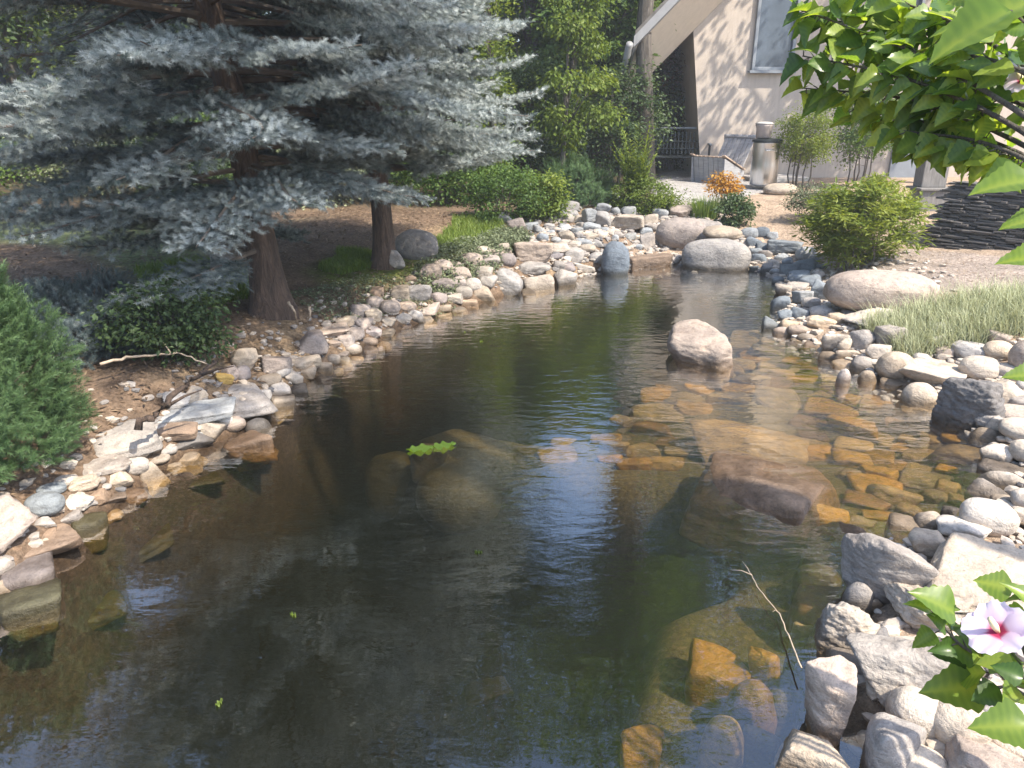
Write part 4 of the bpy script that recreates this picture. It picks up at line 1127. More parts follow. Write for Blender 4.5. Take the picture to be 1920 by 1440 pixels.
# the ferny plant: upright fronds with leaflets
def fern(name, label, base, n, h, seed, mat, spread=.6, leaf=.09):
    r = np.random.default_rng(seed); root = empty(name, tuple(base)); tag(root, label, 'plant')
    st = MB(); P = []; D = []; U = []; S = []
    for i in range(n):
        a = r.uniform(0, 6.283); hd = np.array([math.cos(a), math.sin(a), 0]); L = h * r.uniform(.55, 1.05); b = spread * r.uniform(.15, 1)
        s = np.linspace(0, 1, 9); pl = hd * (.06 + b * L * s ** 1.6)[:, None] + np.array([0, 0, 1.]) * (L * (s - .25 * b * s ** 2))[:, None]
        st.tube(pl, np.linspace(.006, .0015, 9), 4)
        tan = np.gradient(pl, axis=0); tan /= np.linalg.norm(tan, axis=1)[:, None]; sd = np.cross(tan, hd)
        for q in np.linspace(.22, .99, 16):
            p = np.array([np.interp(q, s, pl[:, k]) for k in range(3)]); t = np.array([np.interp(q, s, tan[:, k]) for k in range(3)])
            for sg in (-1, 1):
                P.append(p); D.append(t * .75 + np.array([-hd[1], hd[0], 0]) * sg * .8 + r.normal(0, .15, 3)); S.append(leaf * (1.15 - q * .75) * r.uniform(.8, 1.2))
    P = np.array(P); D = np.array(D); S = np.array(S)
    v, f, t = replicate(LEAFN[0], LEAFN[1], P, frames(D, randdir(r, len(P)) * .4 + [0, 0, 1.]), S, np.clip(.55 + r.normal(0, .16, len(P)), 0, 1))
    st.build('stems', M['leaf_green'], root); mk('foliage', v, f, M[mat], root, tint=t); return root
fern('ferny_plant', 'tall bright yellow green ferny plant above the large pale pinkish slab', G(1190, 392), 34, 1.25, 111, 'leaf_yellow', .35, .17)
leafy('round_shrub', 'light green rounded shrub on thin stems beside the steel bin', 'shrub', G(1495, 356), 1.42, (.46, .42, .50), 112, 'leaf_yellow', nclump=74, per=110, leaf=.042, clump=.20, stems=6, trunk_r=.012, tint=.6, spread=.25)
leafy('round_shrub', 'taller loose green shrub right of the rounded shrub by the house wall', 'shrub', G(1602, 352), 1.75, (.55, .45, .68), 113, 'leaf_green', nclump=76, per=110, leaf=.05, clump=.24, stems=6, trunk_r=.012, tint=.55, spread=.25, gap=.3)
leafy('fern_bush', 'big bright green feathery bush on the right bank above the blue grey stones', 'shrub', G(1606, 502), .98, (.62, .52, .46), 114, 'leaf_yellow', nclump=130, per=90, leaf=.085, clump=.17, stems=9, trunk_r=.008, droop=-.05, tm=LEAFN, tint=.72, flat=.7, spread=.2)
leafy('low_shrub', 'dull green low shrub left of the big bright feathery bush', 'shrub', G(1535, 415), .5, (.42, .3, .22), 115, 'leaf_sage', nclump=40, per=100, leaf=.035, clump=.17, stems=6, trunk_r=.006, tint=.25)
# grey grass on the right bank
gg = empty('grey_grass', tuple(G(1850, 640))); tag(gg, 'wide clump of pale grey green grass on the right bank above the cobbles', 'grass')
_r = np.random.default_rng(116)
for nm, n_, h_, wd_, tn in (('foliage', 8000, .34, .0040, .80), ('flower_stalks', 900, .50, .0026, .9)):
    x = _r.uniform(-.62, .95, n_); y = _r.uniform(-.05, .75, n_)
    pts = np.stack([x, y, np.zeros(n_)], 1) + _r.normal(0, .03, (n_, 3)) * [1, 1, 0]
    pts[:, 2] = HT(pts[:, 0] + gg.location.x, pts[:, 1] + gg.location.y) - gg.location.z - .02
    keep = pnoise(np.stack([x * 3, y * 3, 0 * x], 1)) > -.38
    blades(nm, None, None, None, 0, h_ * .74, 0, 117, 'leaf_sage', wd_, .75, pts=pts[keep], tint=tn, parent=gg)
# lawn patches and ground cover on the left bank
def cover(name, px, z, n, h, seed, mat, wd=.004, bend=.7, tint=.5, leafs=None):
    r = np.random.default_rng(seed); Pz = zone(px, z); xs = [p[0] for p in Pz]; ys = [p[1] for p in Pz]
    X = r.uniform(min(xs), max(xs), n * 3); Y = r.uniform(min(ys), max(ys), n * 3)
    sdv = poly_sd(X, Y, Pz); nz = pnoise(np.stack([X * 2.3, Y * 2.3, 0 * X + seed], 1))
    k = (sdv < -.02 + .25 * nz) & (nz > -.30); X, Y = X[k][:n], Y[k][:n]
    pts = np.stack([X, Y, HT(X, Y) - .005], 1)
    if leafs:
        pts[:, 2] += r.uniform(.01, h, len(pts))
        v, f, t = leaves(r, pts, leafs, .1, tint=tint, tvar=.18, upw=1.4)
        o = mk(name, v, f, M[mat], tint=t); tag(o, kind='stuff')
    else: blades(name, None, None, None, 0, h, 0, seed, mat, wd, bend, pts=pts, tint=tint, kind='stuff', seg=3)
cover('grass', [(590, 500), (640, 474), (700, 472), (720, 492), (640, 512)], .4, 5000, .10, 130, 'grass', .005, tint=.6)
cover('grass', [(810, 450), (860, 420), (950, 405), (950, 425), (880, 455), (820, 470)], .4, 6000, .11, 131, 'grass', .005, tint=.65)
cover('grass', [(250, 520), (400, 500), (480, 520), (470, 548), (380, 565), (280, 560)], .42, 6000, .10, 132, 'grass', .005, tint=.55)
0 and cover('grass', [(-150, 420), (150, 410), (420, 470), (420, 510), (200, 505), (-150, 520)], .45, 9000, .09, 133, 'grass', .006, tint=.4)
cover('ground_cover', [(770, 500), (810, 468), (900, 440), (990, 425), (1000, 445), (940, 470), (880, 492), (820, 512)], .4, 9000, .10, 134, 'leaf_sage', leafs=.035, tint=.28)
cover('ground_cover', [(520, 545), (640, 520), (760, 505), (900, 482), (880, 500), (760, 540), (640, 560), (540, 565)], .38, 5000, .04, 135, 'leaf_sage', leafs=.025, tint=.3)

# a tall tree beyond the right edge whose dappled shade falls on the house
leafy('broadleaf_tree', 'tall green tree beyond the right edge shading the house wall', 'tree', np.array([10.2, 13.5, .5]), 8.2, (2.9, 1.1, 2.2), 140, 'leaf_green', nclump=28, per=150, leaf=.14, clump=.5, trunk_r=.16, gap=.2, lean=(-2.3, 0), group='broadleaf trees behind the garden')

leafy('broadleaf_tree', 'tall tree beyond the near right edge whose crown shades the pond', 'tree', np.array([5.4, .0, .4]), 11.6, (1.7, 1.4, 1.6), 141, 'leaf_green', nclump=13, per=170, leaf=.13, clump=.55, trunk_r=.17, gap=.12, lean=(-1.3, 1.0), group='broadleaf trees behind the garden')
# needle litter and bark chips on the left bank, dry bits on the right
M['litter'] = foliage_mat('dry_litter', [(0, (.05, .032, .02)), (.5, (.16, .105, .065)), (1, (.34, .25, .16))], 0)
def litter(px, z, n, size, seed, tint):
    r = np.random.default_rng(seed); Pz = zone(px, z); xs = [p[0] for p in Pz]; ys = [p[1] for p in Pz]
    X = r.uniform(min(xs), max(xs), n * 4); Y = r.uniform(min(ys), max(ys), n * 4)
    nz = pnoise(np.stack([X * 1.7, Y * 1.7, 0 * X + seed], 1))
    k = (poly_sd(X, Y, Pz) < 0) & (poly_sd(X, Y, POND) > .22) & (nz > -.25 + r.uniform(-.2, .2, len(X))); X, Y = X[k][:n], Y[k][:n]
    pts = np.stack([X, Y, HT(X, Y) + r.uniform(.002, .018, len(X))], 1)
    d = r.normal(size=(len(X), 3)); d[:, 2] *= .18
    v, f, t = replicate(LEAFN[0], LEAFN[1], pts, frames(d, randdir(r, len(X)) * .3 + [0, 0, 1.]), size * r.uniform(.4, 1.5, len(X)), np.clip(tint + r.normal(0, .22, len(X)), 0, 1))
    tag(mk('litter', v, f, M['litter'], tint=t), kind='stuff')
litter([(-250, 1000), (0, 860), (250, 790), (420, 690), (560, 600), (760, 530), (960, 420), (700, 400), (300, 440), (-250, 520)], .4, 16000, .05, 150, .42)
litter([(1390, 400), (1500, 370), (1700, 430), (1960, 520), (1960, 640), (1740, 620), (1560, 560), (1500, 480)], .45, 5000, .03, 151, .75)

# floating leaves, water twig, fallen branch
def big_leaf(L, W, lobes=0, n=9, curl=.10, fold=.12, r=None, tooth=.06):
    """a broad leaf: outline swept along its midrib, folded, drooping; returns verts, quads"""
    xs = np.linspace(0, 1, n)
    prof = np.sin(np.pi * xs ** .72) ** .8 * (1 - .25 * xs)
    prof = prof + tooth * np.where(np.arange(n) % 2 == 0, 1, -1) * (xs > .1) * (xs < .97) * prof
    if lobes: prof = prof + .28 * np.exp(-((xs - .42) / .09) ** 2)
    prof[0] = .03; prof[-1] = .0
    V = []; rows = (-1, -.5, 0, .5, 1)
    for i, x in enumerate(xs):
        for q in rows:
            yy = q * prof[i] * W / 2
            V.append((x * L + (.10 * L * abs(q) if lobes and abs(x - .42) < .12 else 0), yy, -curl * L * x * x + fold * abs(yy) + .012 * math.sin(x * 17 + q * 5) * abs(q)))
    F = [(i * 5 + k, i * 5 + k + 1, (i + 1) * 5 + k + 1, (i + 1) * 5 + k) for i in range(n - 1) for k in range(4)]
    return np.array(V), np.array(F)
fl = empty('floating_leaf', tuple(at(812, 840, .004))); tag(fl, 'pair of bright green leaves floating in the middle of the pond', 'leaf')
for ang, ox, L in ((R(195), 0, .16), (R(20), .0, .14)):
    v, f = big_leaf(L, .10, curl=-.02, fold=.04)
    c, s = math.cos(ang), math.sin(ang); v = np.stack([v[:, 0] * c - v[:, 1] * s + ox, v[:, 0] * s + v[:, 1] * c, v[:, 2] + .006], 1)
    mk('leaf', v, f, M['leaf_hib'], fl, smooth=True, tint=np.full(len(v), .62))
for i, (px, py) in enumerate(((890, 1035), (405, 1325), (555, 1155), (905, 640), (870, 622))):
    v, f = big_leaf(.035, .018, curl=.02, fold=.1)
    o = mk('fallen_leaf', v, f, M['leaf_yellow'], smooth=True, tint=np.full(len(v), .45)); o.location = tuple(at(px, py, .004)); o.rotation_euler = (0, 0, i * 1.3)
    tag(o, 'tiny pale leaf fleck floating on the dark water', 'leaf', 'leaf flecks on the water')
def branch(name, label, pxs, z, rad, mat, forks=()):
    pts = [np.array([*at(px, py, zz)[:2], zz]) for (px, py), zz in zip(pxs, z)]
    t = np.linspace(0, 1, len(pts)); tt = np.linspace(0, 1, len(pts) * 4)
    P = np.stack([np.interp(tt, t, [p[k] for p in pts]) for k in range(3)], 1) + np.random.default_rng(len(pts)).normal(0, rad * (.5 if len(pts) > 4 else .12), (len(tt), 3))
    b = MB(); b.tube(P, np.linspace(rad, rad * .35, len(tt)), 7)
    for i, dv, L in forks:
        d = np.array(dv, float); d /= np.linalg.norm(d); b.tube([P[i], P[i] + d * L * .5 + [0, 0, .01], P[i] + d * L], [rad * .5, rad * .35, rad * .12], 5)
    o = b.build(name, M[mat], None, smooth=True); tag(o, label, 'branch'); return o
branch('twig', 'thin pale twig sticking out of the water at near right', [(1503, 1252), (1480, 1195), (1462, 1150), (1448, 1135), (1420, 1100), (1408, 1075), (1392, 1052)], [.05, .04, .03, .03, .02, .02, -.01], .0032, 'twig_pale', [(10, (-.3, -.4, .3), .09), (22, (-1, .3, .1), .09)])
branch('fallen_branch', 'crooked brown fallen branch lying on the left bank', [(250, 800), (300, 772), (335, 735), (365, 712), (392, 688), (410, 676)], [.33, .36, .38, .40, .42, .40], .022, 'bark', [(6, (.6, .5, .2), .2), (15, (.8, -.1, .25), .22)])
branch('fallen_branch', 'long thin pale branch lying under the dark leafy shrub', [(190, 682), (245, 668), (300, 664), (345, 662), (385, 684)], [.46, .46, .46, .46, .42], .010, 'twig_pale', [(12, (-.5, .3, .5), .14)])
_rt = ((556, 600, 540, 566), (575, 606, 580, 575), (492, 588, 470, 606), (530, 590, 560, 612))
for i, (a, b_, c, d_) in enumerate(_rt[:2]):
    branch('dead_root', ('left' if i == 0 else 'right') + ' one of two pale roots hanging from the soil bank by the spruce trunk', [(c, d_), ((a + c) / 2 + 4, (b_ + d_) / 2), (a, b_)], [.46, .40, .30], .012, 'twig_pale')
# ------------------------------------------------------------------ house, furniture, hibiscus
def stucco():
    t = NT("house_stucco"); v = t.objco()
    n = t.noise(2.0, 6, .65, v); n2 = t.noise(60, 3, .6, v)
    wv = t.n("Mapping", {"Vector": v, "Scale": (9, 9, .5)}); n3 = t.noise(1.6, 4, .6, wv.outputs[0])
    c = t.ramp(n.outputs[0], [(.3, (.41, .355, .305)), (.7, (.50, .435, .375))])
    c = t.mix(.5, c, t.ramp(n3.outputs[0], [(.32, (.80, .78, .77)), (.6, (1.04, 1.03, 1.02))]), 'MULTIPLY')
    t.l(c, t.b.inputs['Base Color']); t.b.inputs['Roughness'].default_value = .9
    t.l(t.bump(n2.outputs[0], .5, .01), t.b.inputs['Normal']); return t.m
def siding(name, a, b, pitch=.16):
    t = NT(name); g = t.n("NewGeometry").outputs['Position']; z = t.n("SeparateXYZ", {0: g}).outputs[2]
    fz = t.math('FRACT', t.math('DIVIDE', z, pitch)); n = t.noise(3, 5, .6, g)
    t.l(t.mix(1.0, t.ramp(n.outputs[0], [(.3, a), (.7, b)]), t.ramp(fz, [(.0, (.55, .55, .55)), (.07, (1, 1, 1))]), 'MULTIPLY'), t.b.inputs['Base Color'])
    t.l(t.bump(fz, .6, .02), t.b.inputs['Normal']); t.b.inputs['Roughness'].default_value = .6; return t.m
M['stucco'] = stucco()
M['soffit'] = plain('soffit_paint', (.60, .52, .43), .7, var=.08)
M['fascia'] = plain('fascia_paint', (.24, .24, .245), .5, var=.1)
M['shingle'] = plain('roof_shingles', (.12, .11, .10), .9, var=.3)
M['frame'] = plain('window_frame_paint', (.20, .22, .25), .5, var=.1)
M['glass'] = plain('window_glass', (.08, .10, .13), .2, var=.3, scale=1.5)
M['wood_grey'] = plain('weathered_wood', (.33, .33, .345), .8, var=.25, scale=6, bump=.4, vs=(1, 1, 10))
M['wood_shaded'] = plain('shaded_weathered_wood', (.17, .16, .15), .85, var=.3, scale=6, bump=.4, vs=(8, 8, 1))  # darker copy of the weathered wood; the post's shade is in its colour
M['wood_tan'] = plain('bare_wood', (.44, .33, .25), .75, var=.25, scale=6, bump=.4)
M['steel'] = plain('brushed_steel', (.62, .64, .67), .28, 1.0, var=.12, scale=3, vs=(14, 14, .3))
M['iron'] = plain('dark_iron', (.028, .034, .036), .5, .4, var=.3)
M['iron_pale'] = plain('grey_metal', (.30, .33, .36), .4, .5, var=.15)
M['concrete'] = plain('concrete', (.45, .42, .39), .85, var=.15, scale=10, bump=.3)
M['terracotta'] = plain('clay_pot', (.34, .29, .27), .8, var=.2)
M['siding'] = siding('pale_siding', (.55, .58, .62), (.66, .69, .73))
M['siding_red'] = siding('red_brown_siding', (.22, .105, .065), (.32, .16, .10), .2)
M['slate'] = plain('dark_slate', (.105, .095, .088), .75, var=.55, scale=5, bump=.8, vs=(1, 1, 5))

# --- the beige house: its wall faces the pond, the roof climbs to the right
GZ0 = .5
C0 = at(1322, 338, GZ0); C1 = C0 + np.array([9.5, .25, 0])
ux = (C1 - C0) / np.linalg.norm(C1 - C0); un = np.array([ux[1], -ux[0], 0]);  un = un if un[1] < 0 else -un
WL = 9.5
def wpt(px, py):                       # pixel on the wall plane -> (u along the wall, v up)
    d = ray(px, py); o = np.array([0, 0, CAM_Z]); t = ((C0 - o) @ un) / (d @ un); p = o + d * t - C0
    return float(p @ ux), float(p[2])
house = empty('house', tuple(C0)); house.rotation_euler = (0, 0, math.atan2(ux[1], ux[0]))
tag(house, 'beige stucco house with a rising overhanging roof above the patio', 'house')
_ul, _vt = wpt(1300, 58)
SL = 1.0
xr = 3.3; zt = _vt + (xr - _ul) * SL
prof = [(0, -.6), (WL, -.6), (WL, zt), (xr, zt), (_ul, _vt)]
D_ = 7.0
wb = MB(); n = len(prof)
V = [(x, 0, z) for x, z in prof] + [(x + (.4 if x < .1 else 0), D_, z) for x, z in prof]
wb.add(V, [tuple(range(n)), tuple(range(2 * n - 1, n - 1, -1))] + [(i, i + n, (i + 1) % n + n, (i + 1) % n) for i in range(n)])
wb.build('wall', M['stucco'], house)
# the roof: eave 1.3 m beyond the left corner, upswept towards the pond
rb = MB(); sf = MB(); fa = MB()
rk = -1.2
def rz(x, y=0.0): return _vt + (x - _ul) * SL - .8 * min(y, 0)
xa, xb = _ul - 1.3, xr + .2
def slab(mb, z0, z1, x0, x1, y0, y1):
    c = [(x0, y0), (x1, y0), (x1, y1), (x0, y1)]
    mb.add([(x, y, rz(x, y) + z0) for x, y in c] + [(x, y, rz(x, y) + z1) for x, y in c], [(3, 2, 1, 0), (4, 5, 6, 7), (0, 1, 5, 4), (1, 2, 6, 5), (2, 3, 7, 6), (3, 0, 4, 7)])
slab(sf, .004, .03, xa, xb, rk, -.002); slab(sf, .004, .03, xa, xb, .002, D_)
slab(rb, .16, .24, xa - .03, xb, rk - .03, 0); slab(rb, .16, .24, xa - .03, xb, .004, D_)
slab(fa, -.02, .158, xa, xb, rk - .05, rk); slab(fa, -.02, .158, xa - .05, xa - .002, rk - .05, 0); slab(fa, -.02, .158, xa - .05, xa - .002, .004, D_)
sf.build('soffit', M['soffit'], house); ro = rb.build('roof', M['shingle'], house); fa.build('fascia', M['fascia'], house)
gt = MB(); gt.tube([(xa - .12, rk - .05, rz(xa, rk) + .02), (xa - .12, 0, rz(xa) + .02), (xa - .12, D_, rz(xa) + .02)], .065, 10)
gt.tube([(xa - .12, rk + 1.3, rz(xa) - .02), (xa - .08, rk + 1.3, rz(xa) - .18), (xa - .22, rk + 1.3, rz(xa) - .34)], .04, 8)
gt.build('gutter', M['fascia'], house, smooth=True)
fl_ = MB(); fl_.box((xr + 2.9, D_ / 2 - .4, zt + .12), (5.6, D_ + 1.2, .22)); fl_.build('upper_roof', M['fascia'], house)
def window(p0, p1, nx=1, nz=1):
    (u0, v1), (u1, v0) = wpt(*p0), wpt(*p1)
    w_, h_ = u1 - u0, v1 - v0
    f = MB()
    for (cx_, cz_, sx, sz) in ((u0 + .03, (v0 + v1) / 2, .06, h_), (u1 - .03, (v0 + v1) / 2, .06, h_), ((u0 + u1) / 2, v1 - .03, w_ - .122, .06), ((u0 + u1) / 2, v0 + .03, w_ - .122, .06)):
        f.box((cx_, -.03, cz_), (sx, .09, sz), bev=.006)
    for k in range(1, nx): f.box((u0 + w_ * k / nx, -.025, (v0 + v1) / 2), (.035, .06, h_ - .122))
    for k in range(1, nz): f.box(((u0 + u1) / 2, -.027, v0 + h_ * k / nz), (w_ - .122, .05, .03))
    fr_ = f.build('window', M['frame'], house)
    g = MB(); g.box(((u0 + u1) / 2, -.008, (v0 + v1) / 2), (w_ - .124, .012, h_ - .124)); g.build('pane', M['glass'], fr_)
    s = MB(); s.box(((u0 + u1) / 2, -.06, v0 - .03), (w_ + .1, .14, .05), bev=.006); s.build('sill', M['frame'], fr_)
window((1440, -190), (1484, 132), 1, 1); window((1672, -150), (1722, 58), 1, 2); window((1868, 96), (1960, 150), 2, 1)
(u0, v1), (u1, v0) = wpt(1682, 222), wpt(1712, 348)
db = MB(); db.box(((u0 + u1) / 2, -.03, (v1 - .1) / 2), (u1 - u0, .06, v1 + .1)); dr_ = db.build('door', M['frame'], house)
kb = MB(); kb.lathe([(.02, 0), (.03, .02), (.02, .04)], 10, (u1 - .06, -.1, v1 * .48)); kb.build('handle', M['steel'], dr_)
# --- patio slab step
st = MB(); (u0, _), (u1, _) = wpt(1395, 340), wpt(1475, 340)
st.box(((u0 + u1) / 2, -.42, .06), (u1 - u0 + .3, .8, .12), bev=.02)
stp = st.build('patio_step', M['concrete']); stp.location = house.location; stp.rotation_euler = house.rotation_euler
tag(stp, 'pale concrete step under the steel bin at the house wall', 'step')
# --- wooden lounge chair seen from the side
sc_ = FPX / dep(1350, 330, 13.6)[1] if False else None
def local_box(): pass
ch = empty('lounge_chair', tuple(at(1348, 344, .5) + np.array([0, -.15, 0])), R(38)); tag(ch, 'weathered grey wooden lounge chair with tan edged seat beside the house', 'chair')
W2 = .34
def slats(mb, a, b, n, wd, th):
    a, b = np.array(a, float), np.array(b, float)
    for k in range(n):
        y = -W2 + (k + .5) * 2 * W2 / n
        mb.bar(a + [0, y, 0], b + [0, y, 0], wd, th, bev=.004)
b = MB(); slats(b, (-.48, 0, .54), (.14, 0, .27), 7, .085, .022); b.build('seat', M['wood_tan'], ch)
b = MB(); slats(b, (.12, 0, .24), (.50, 0, .90), 7, .085, .022); b.bar((.47, -W2, .86), (.47, W2, .86), .06, .025); b.build('backrest', M['wood_grey'], ch)
b = MB()
for k in range(6):
    y = -W2 + (k + .5) * 2 * W2 / 6; b.bar((-.36, y, .0), (-.46, y, .52), .10, .022, up=(0, 1, 0) if False else (0, 0, 1), bev=.003)
b.build('front_panel', M['wood_grey'], ch)
for sy in (-1, 1):
    y = sy * (W2 + .03)
    b = MB(); b.add([(-.44, y - .015, .0), (-.30, y - .015, .0), (.14, y - .015, .0), (.16, y - .015, .25), (-.47, y - .015, .51), (-.44, y + .015, .0), (-.30, y + .015, .0), (.14, y + .015, .0), (.16, y + .015, .25), (-.47, y + .015, .51)],
                    [(0, 1, 2, 3, 4), (9, 8, 7, 6, 5), (0, 5, 6, 1), (1, 6, 7, 2), (2, 7, 8, 3), (3, 8, 9, 4), (4, 9, 5, 0)]); b.build('side_panel', M['wood_grey'], ch)
    b = MB(); b.bar((.50, y, .90), (.60, y, .0), .05, .035); b.build('rear_leg', M['wood_grey'], ch)
    b = MB(); b.bar((-.50, y * 1.0, .565), (.16, y * 1.0, .29), .075, .024, bev=.006); b.build('armrest', M['wood_tan'], ch)
# --- steel bin with a dark lid rim, a clay pot on it
bp = at(1430, 346, .62); bn = empty('steel_bin', tuple(bp)); tag(bn, 'tall shiny steel bin with dark rim against the house wall', 'bin')
r0 = .235
b = MB(); b.lathe([(r0 * .93, 0), (r0 * .97, .02), (r0, .35), (r0, .70), (r0 * 1.02, .71)], 32); b.build('body', M['steel'], bn, smooth=True)
b = MB(); b.lathe([(r0 * 1.02, .712), (r0 * 1.10, .715), (r0 * 1.10, .75), (r0 * .98, .765), (.05, .775)], 32); b.build('lid', M['iron'], bn, smooth=False)
b = MB(); b.tube([(-.1, -r0 - .005, .60), (-.09, -r0 - .04, .58), (.09, -r0 - .04, .58), (.1, -r0 - .005, .60)], .01, 6); b.build('handle', M['steel'], bn)
pt = empty('clay_pot', tuple(bp + np.array([-.09, -.02, .776]))); tag(pt, 'small grey pot standing on top of the steel bin', 'pot')
b = MB(); b.lathe([(.10, 0), (.125, .02), (.13, .17), (.145, .20), (.145, .23), (.12, .23), (.11, .18)], 24); b.build('body', M['terracotta'], pt, smooth=True)
b = MB(); b.lathe([(.15, .232), (.155, .245), (.10, .265), (.02, .27)], 24); b.build('lid', M['concrete'], pt, smooth=True)
# --- dark iron bench in the shade left of the house
be = empty('iron_bench', tuple(far(1272, 15.6)), R(-8)); tag(be, 'dark iron bench with a pale metal frame in the shade left of the house', 'bench')
b = MB()
for k in range(9): b.bar((-.62, -.25 + k * .058, .42), (.62, -.25 + k * .058, .42), .04, .02)
b.build('seat', M['iron'], be)
b = MB()
for k in range(17): b.bar((-.6 + k * .075, .27, .45), (-.6 + k * .075, .34, .88), .022, .014)
for zz_ in (.56, .70): b.bar((-.62, .27 + (zz_ - .45) * .16, zz_), (.62, .27 + (zz_ - .45) * .16, zz_), .05, .02)
b.build('backrest', M['iron'], be)
b = MB(); b.tube([(-.66, -.26, .66), (-.66, .3, .66), (-.66, .36, .95), (.66, .36, .95), (.66, .3, .66), (.66, -.26, .66)], .022, 8); b.build('frame', M['iron_pale'], be, smooth=True)
for sx in (-1, 1):
    for sy, zz_ in ((-.24, .66), (.28, .45)):
        b = MB(); b.tube([(sx * .64, sy, 0), (sx * .64, sy, zz_)], .022, 8); b.build('leg', M['iron'], be)
# --- low stacked slate wall by the right edge, timber post at its end
sw = MB(); r_ = np.random.default_rng(77)
A_ = G(1742, 462); B_ = G(1990, 470); A_ = np.array([A_[0], A_[1], A_[2]]); B_ = np.array([B_[0], B_[1] - .1, B_[2]])
dv = (B_ - A_); LW = np.linalg.norm(dv[:2]) + 1.5; du = dv / np.linalg.norm(dv[:2]); ang = math.atan2(du[1], du[0])
hw = (462 - 352) / FPX * A_[1] / CP * .96
z_ = -.05; row = 0
while z_ < hw:
    t_ = r_.uniform(.010, .022); x_ = -r_.uniform(0, .2)
    while x_ < LW:
        l_ = r_.uniform(.05, .28); sb = (z_ / hw) * .42
        Mx = Euler((r_.uniform(-.05, .05), r_.uniform(-.03, .03), r_.uniform(-.06, .06))).to_matrix()
        sw.box((x_ + l_ / 2, sb + .15 + r_.uniform(-.06, .05), z_ + t_ / 2), (l_ * .97, .34, t_ * .93), Mx)
        x_ += l_
    z_ += t_
so = sw.build('slate_wall', M['slate']); so.location = tuple(A_); so.rotation_euler = (0, 0, ang)
tag(so, 'low dark stacked slate wall at the right edge behind the path', 'wall')
pp = at(1737, 400, .5); ps = empty('garden_post', tuple(pp)); tag(ps, 'grey wooden post box at the near end of the slate wall', 'post')
b = MB(); b.box((0, 0, .16), (.42, .34, .34), bev=.012); b.box((0, 0, .345), (.50, .42, .03), bev=.006); b.build('base', M['wood_shaded'], ps)
b = MB(); b.box((-.02, .03, .95), (.34, .24, 1.18), bev=.012); b.build('column', M['wood_shaded'], ps)
# --- pale house far left, red brown cabin far behind
hl = empty('pale_house', tuple(far(110, 17.0))); tag(hl, 'pale house with clapboard siding glimpsed through the left branches', 'house')
b = MB(); b.box((0, 2, 1.5), (5.2, 4, 3.6)); b.build('wall', M['siding'], hl)
b = MB(); b.add([(-3, -.5, 3.2), (3, -.5, 3.2), (3, 2, 4.7), (-3, 2, 4.7), (3, 4.5, 3.2), (-3, 4.5, 3.2), (-3, -.5, 3.06), (3, -.5, 3.06), (3, 4.5, 3.06), (-3, 4.5, 3.06)], [(0, 1, 2, 3), (3, 2, 4, 5), (6, 9, 8, 7), (0, 6, 7, 1), (5, 4, 8, 9), (1, 7, 8, 4, 2), (0, 3, 5, 9, 6)]); b.build('roof', M['shingle'], hl)
for wx in (-1.2, .9):
    b = MB(); b.box((wx, -.03, 1.9), (.9, .08, 1.0), bev=.01); wf_ = b.build('window', M['fascia'], hl)
    b = MB(); b.box((wx, -.075, 1.9), (.74, .012, .84)); b.build('pane', M['glass'], wf_)
hr = empty('red_cabin', tuple(far(1262, 22))); tag(hr, 'reddish brown wooden cabin far behind the roof eave', 'house')
b = MB(); b.box((0, 2, 2.6), (3.4, 4, 5.4)); b.build('wall', M['siding_red'], hr)
b = MB(); b.add([(-2.1, -.5, 5.2), (2.1, -.5, 5.2), (2.1, 2, 6.6), (-2.1, 2, 6.6), (2.1, 4.5, 5.2), (-2.1, 4.5, 5.2)], [(0, 1, 2, 3), (3, 2, 4, 5), (0, 3, 5), (1, 4, 2), (0, 5, 4, 1)]); b.build('roof', M['siding_red'], hr)
b = MB(); b.box((-1.2, -.04, 4.0), (.7, .1, 1.2), bev=.01); wf_ = b.build('window', M['fascia'], hr); b = MB(); b.box((-1.2, -.096, 4.0), (.56, .012, 1.06)); b.build('pane', M['glass'], wf_)
# --- upright slab-like boulder beside the second trunk and pale bark strip
_k = len(ROCKS)
add_rock('boulder', 'smooth grey round boulder beside the silvery spruce trunk', 'boulder', (742, 428, 822, 488), 'r', 'grey', rr, dr=.5, sub=5)
add_rock('boulder', 'pale ragged stone between the silvery spruce trunk and the round boulder', 'boulder', (728, 452, 760, 506), 'c', 'lgrey', rr, dr=.6, sub=4)
add_rock('boulder', 'whitish stone beside the leaning spruce trunk', 'boulder', (398, 472, 446, 520), 'c', 'lgrey', rr, dr=.6, sub=4)
add_rock('boulder', 'low tan rock at the foot of the rounded shrub', 'boulder', (1432, 343, 1492, 366), 'r', 'tan', rr, sub=4)

# --- the rose of Sharon at the right: shoots, big leaves, flowers
def mallow_leaf():
    half = [(0, .02), (.06, .22), (.16, .36), (.24, .44), (.30, .47), (.36, .38), (.42, .40), (.48, .33), (.56, .32), (.62, .25), (.70, .24), (.77, .17), (.84, .15), (.91, .07), (1.0, 0)]
    V = []; F = []
    for i, (x, y) in enumerate(half):
        for q in (-1, -.5, 0, .5, 1):
            V.append((x, q * y, .16 * abs(q) * y * 2 - .22 * x * x + .02 * math.sin(9 * x) * q * q))
    for i in range(len(half) - 1):
        for k in range(4): F.append((i * 5 + k, i * 5 + k + 1, (i + 1) * 5 + k + 1, (i + 1) * 5 + k))
    return np.array(V), np.array(F)
MLV, MLF = mallow_leaf()
hb = empty('hibiscus_bush', (1.95, 1.05, .35)); tag(hb, 'rose of Sharon bush reaching in from the right with lilac flowers', 'shrub')
hbo = np.array(hb.location)
hr_ = np.random.default_rng(203)
LP, LD, LU, LS, LT = [], [], [], [], []
stm = MB()
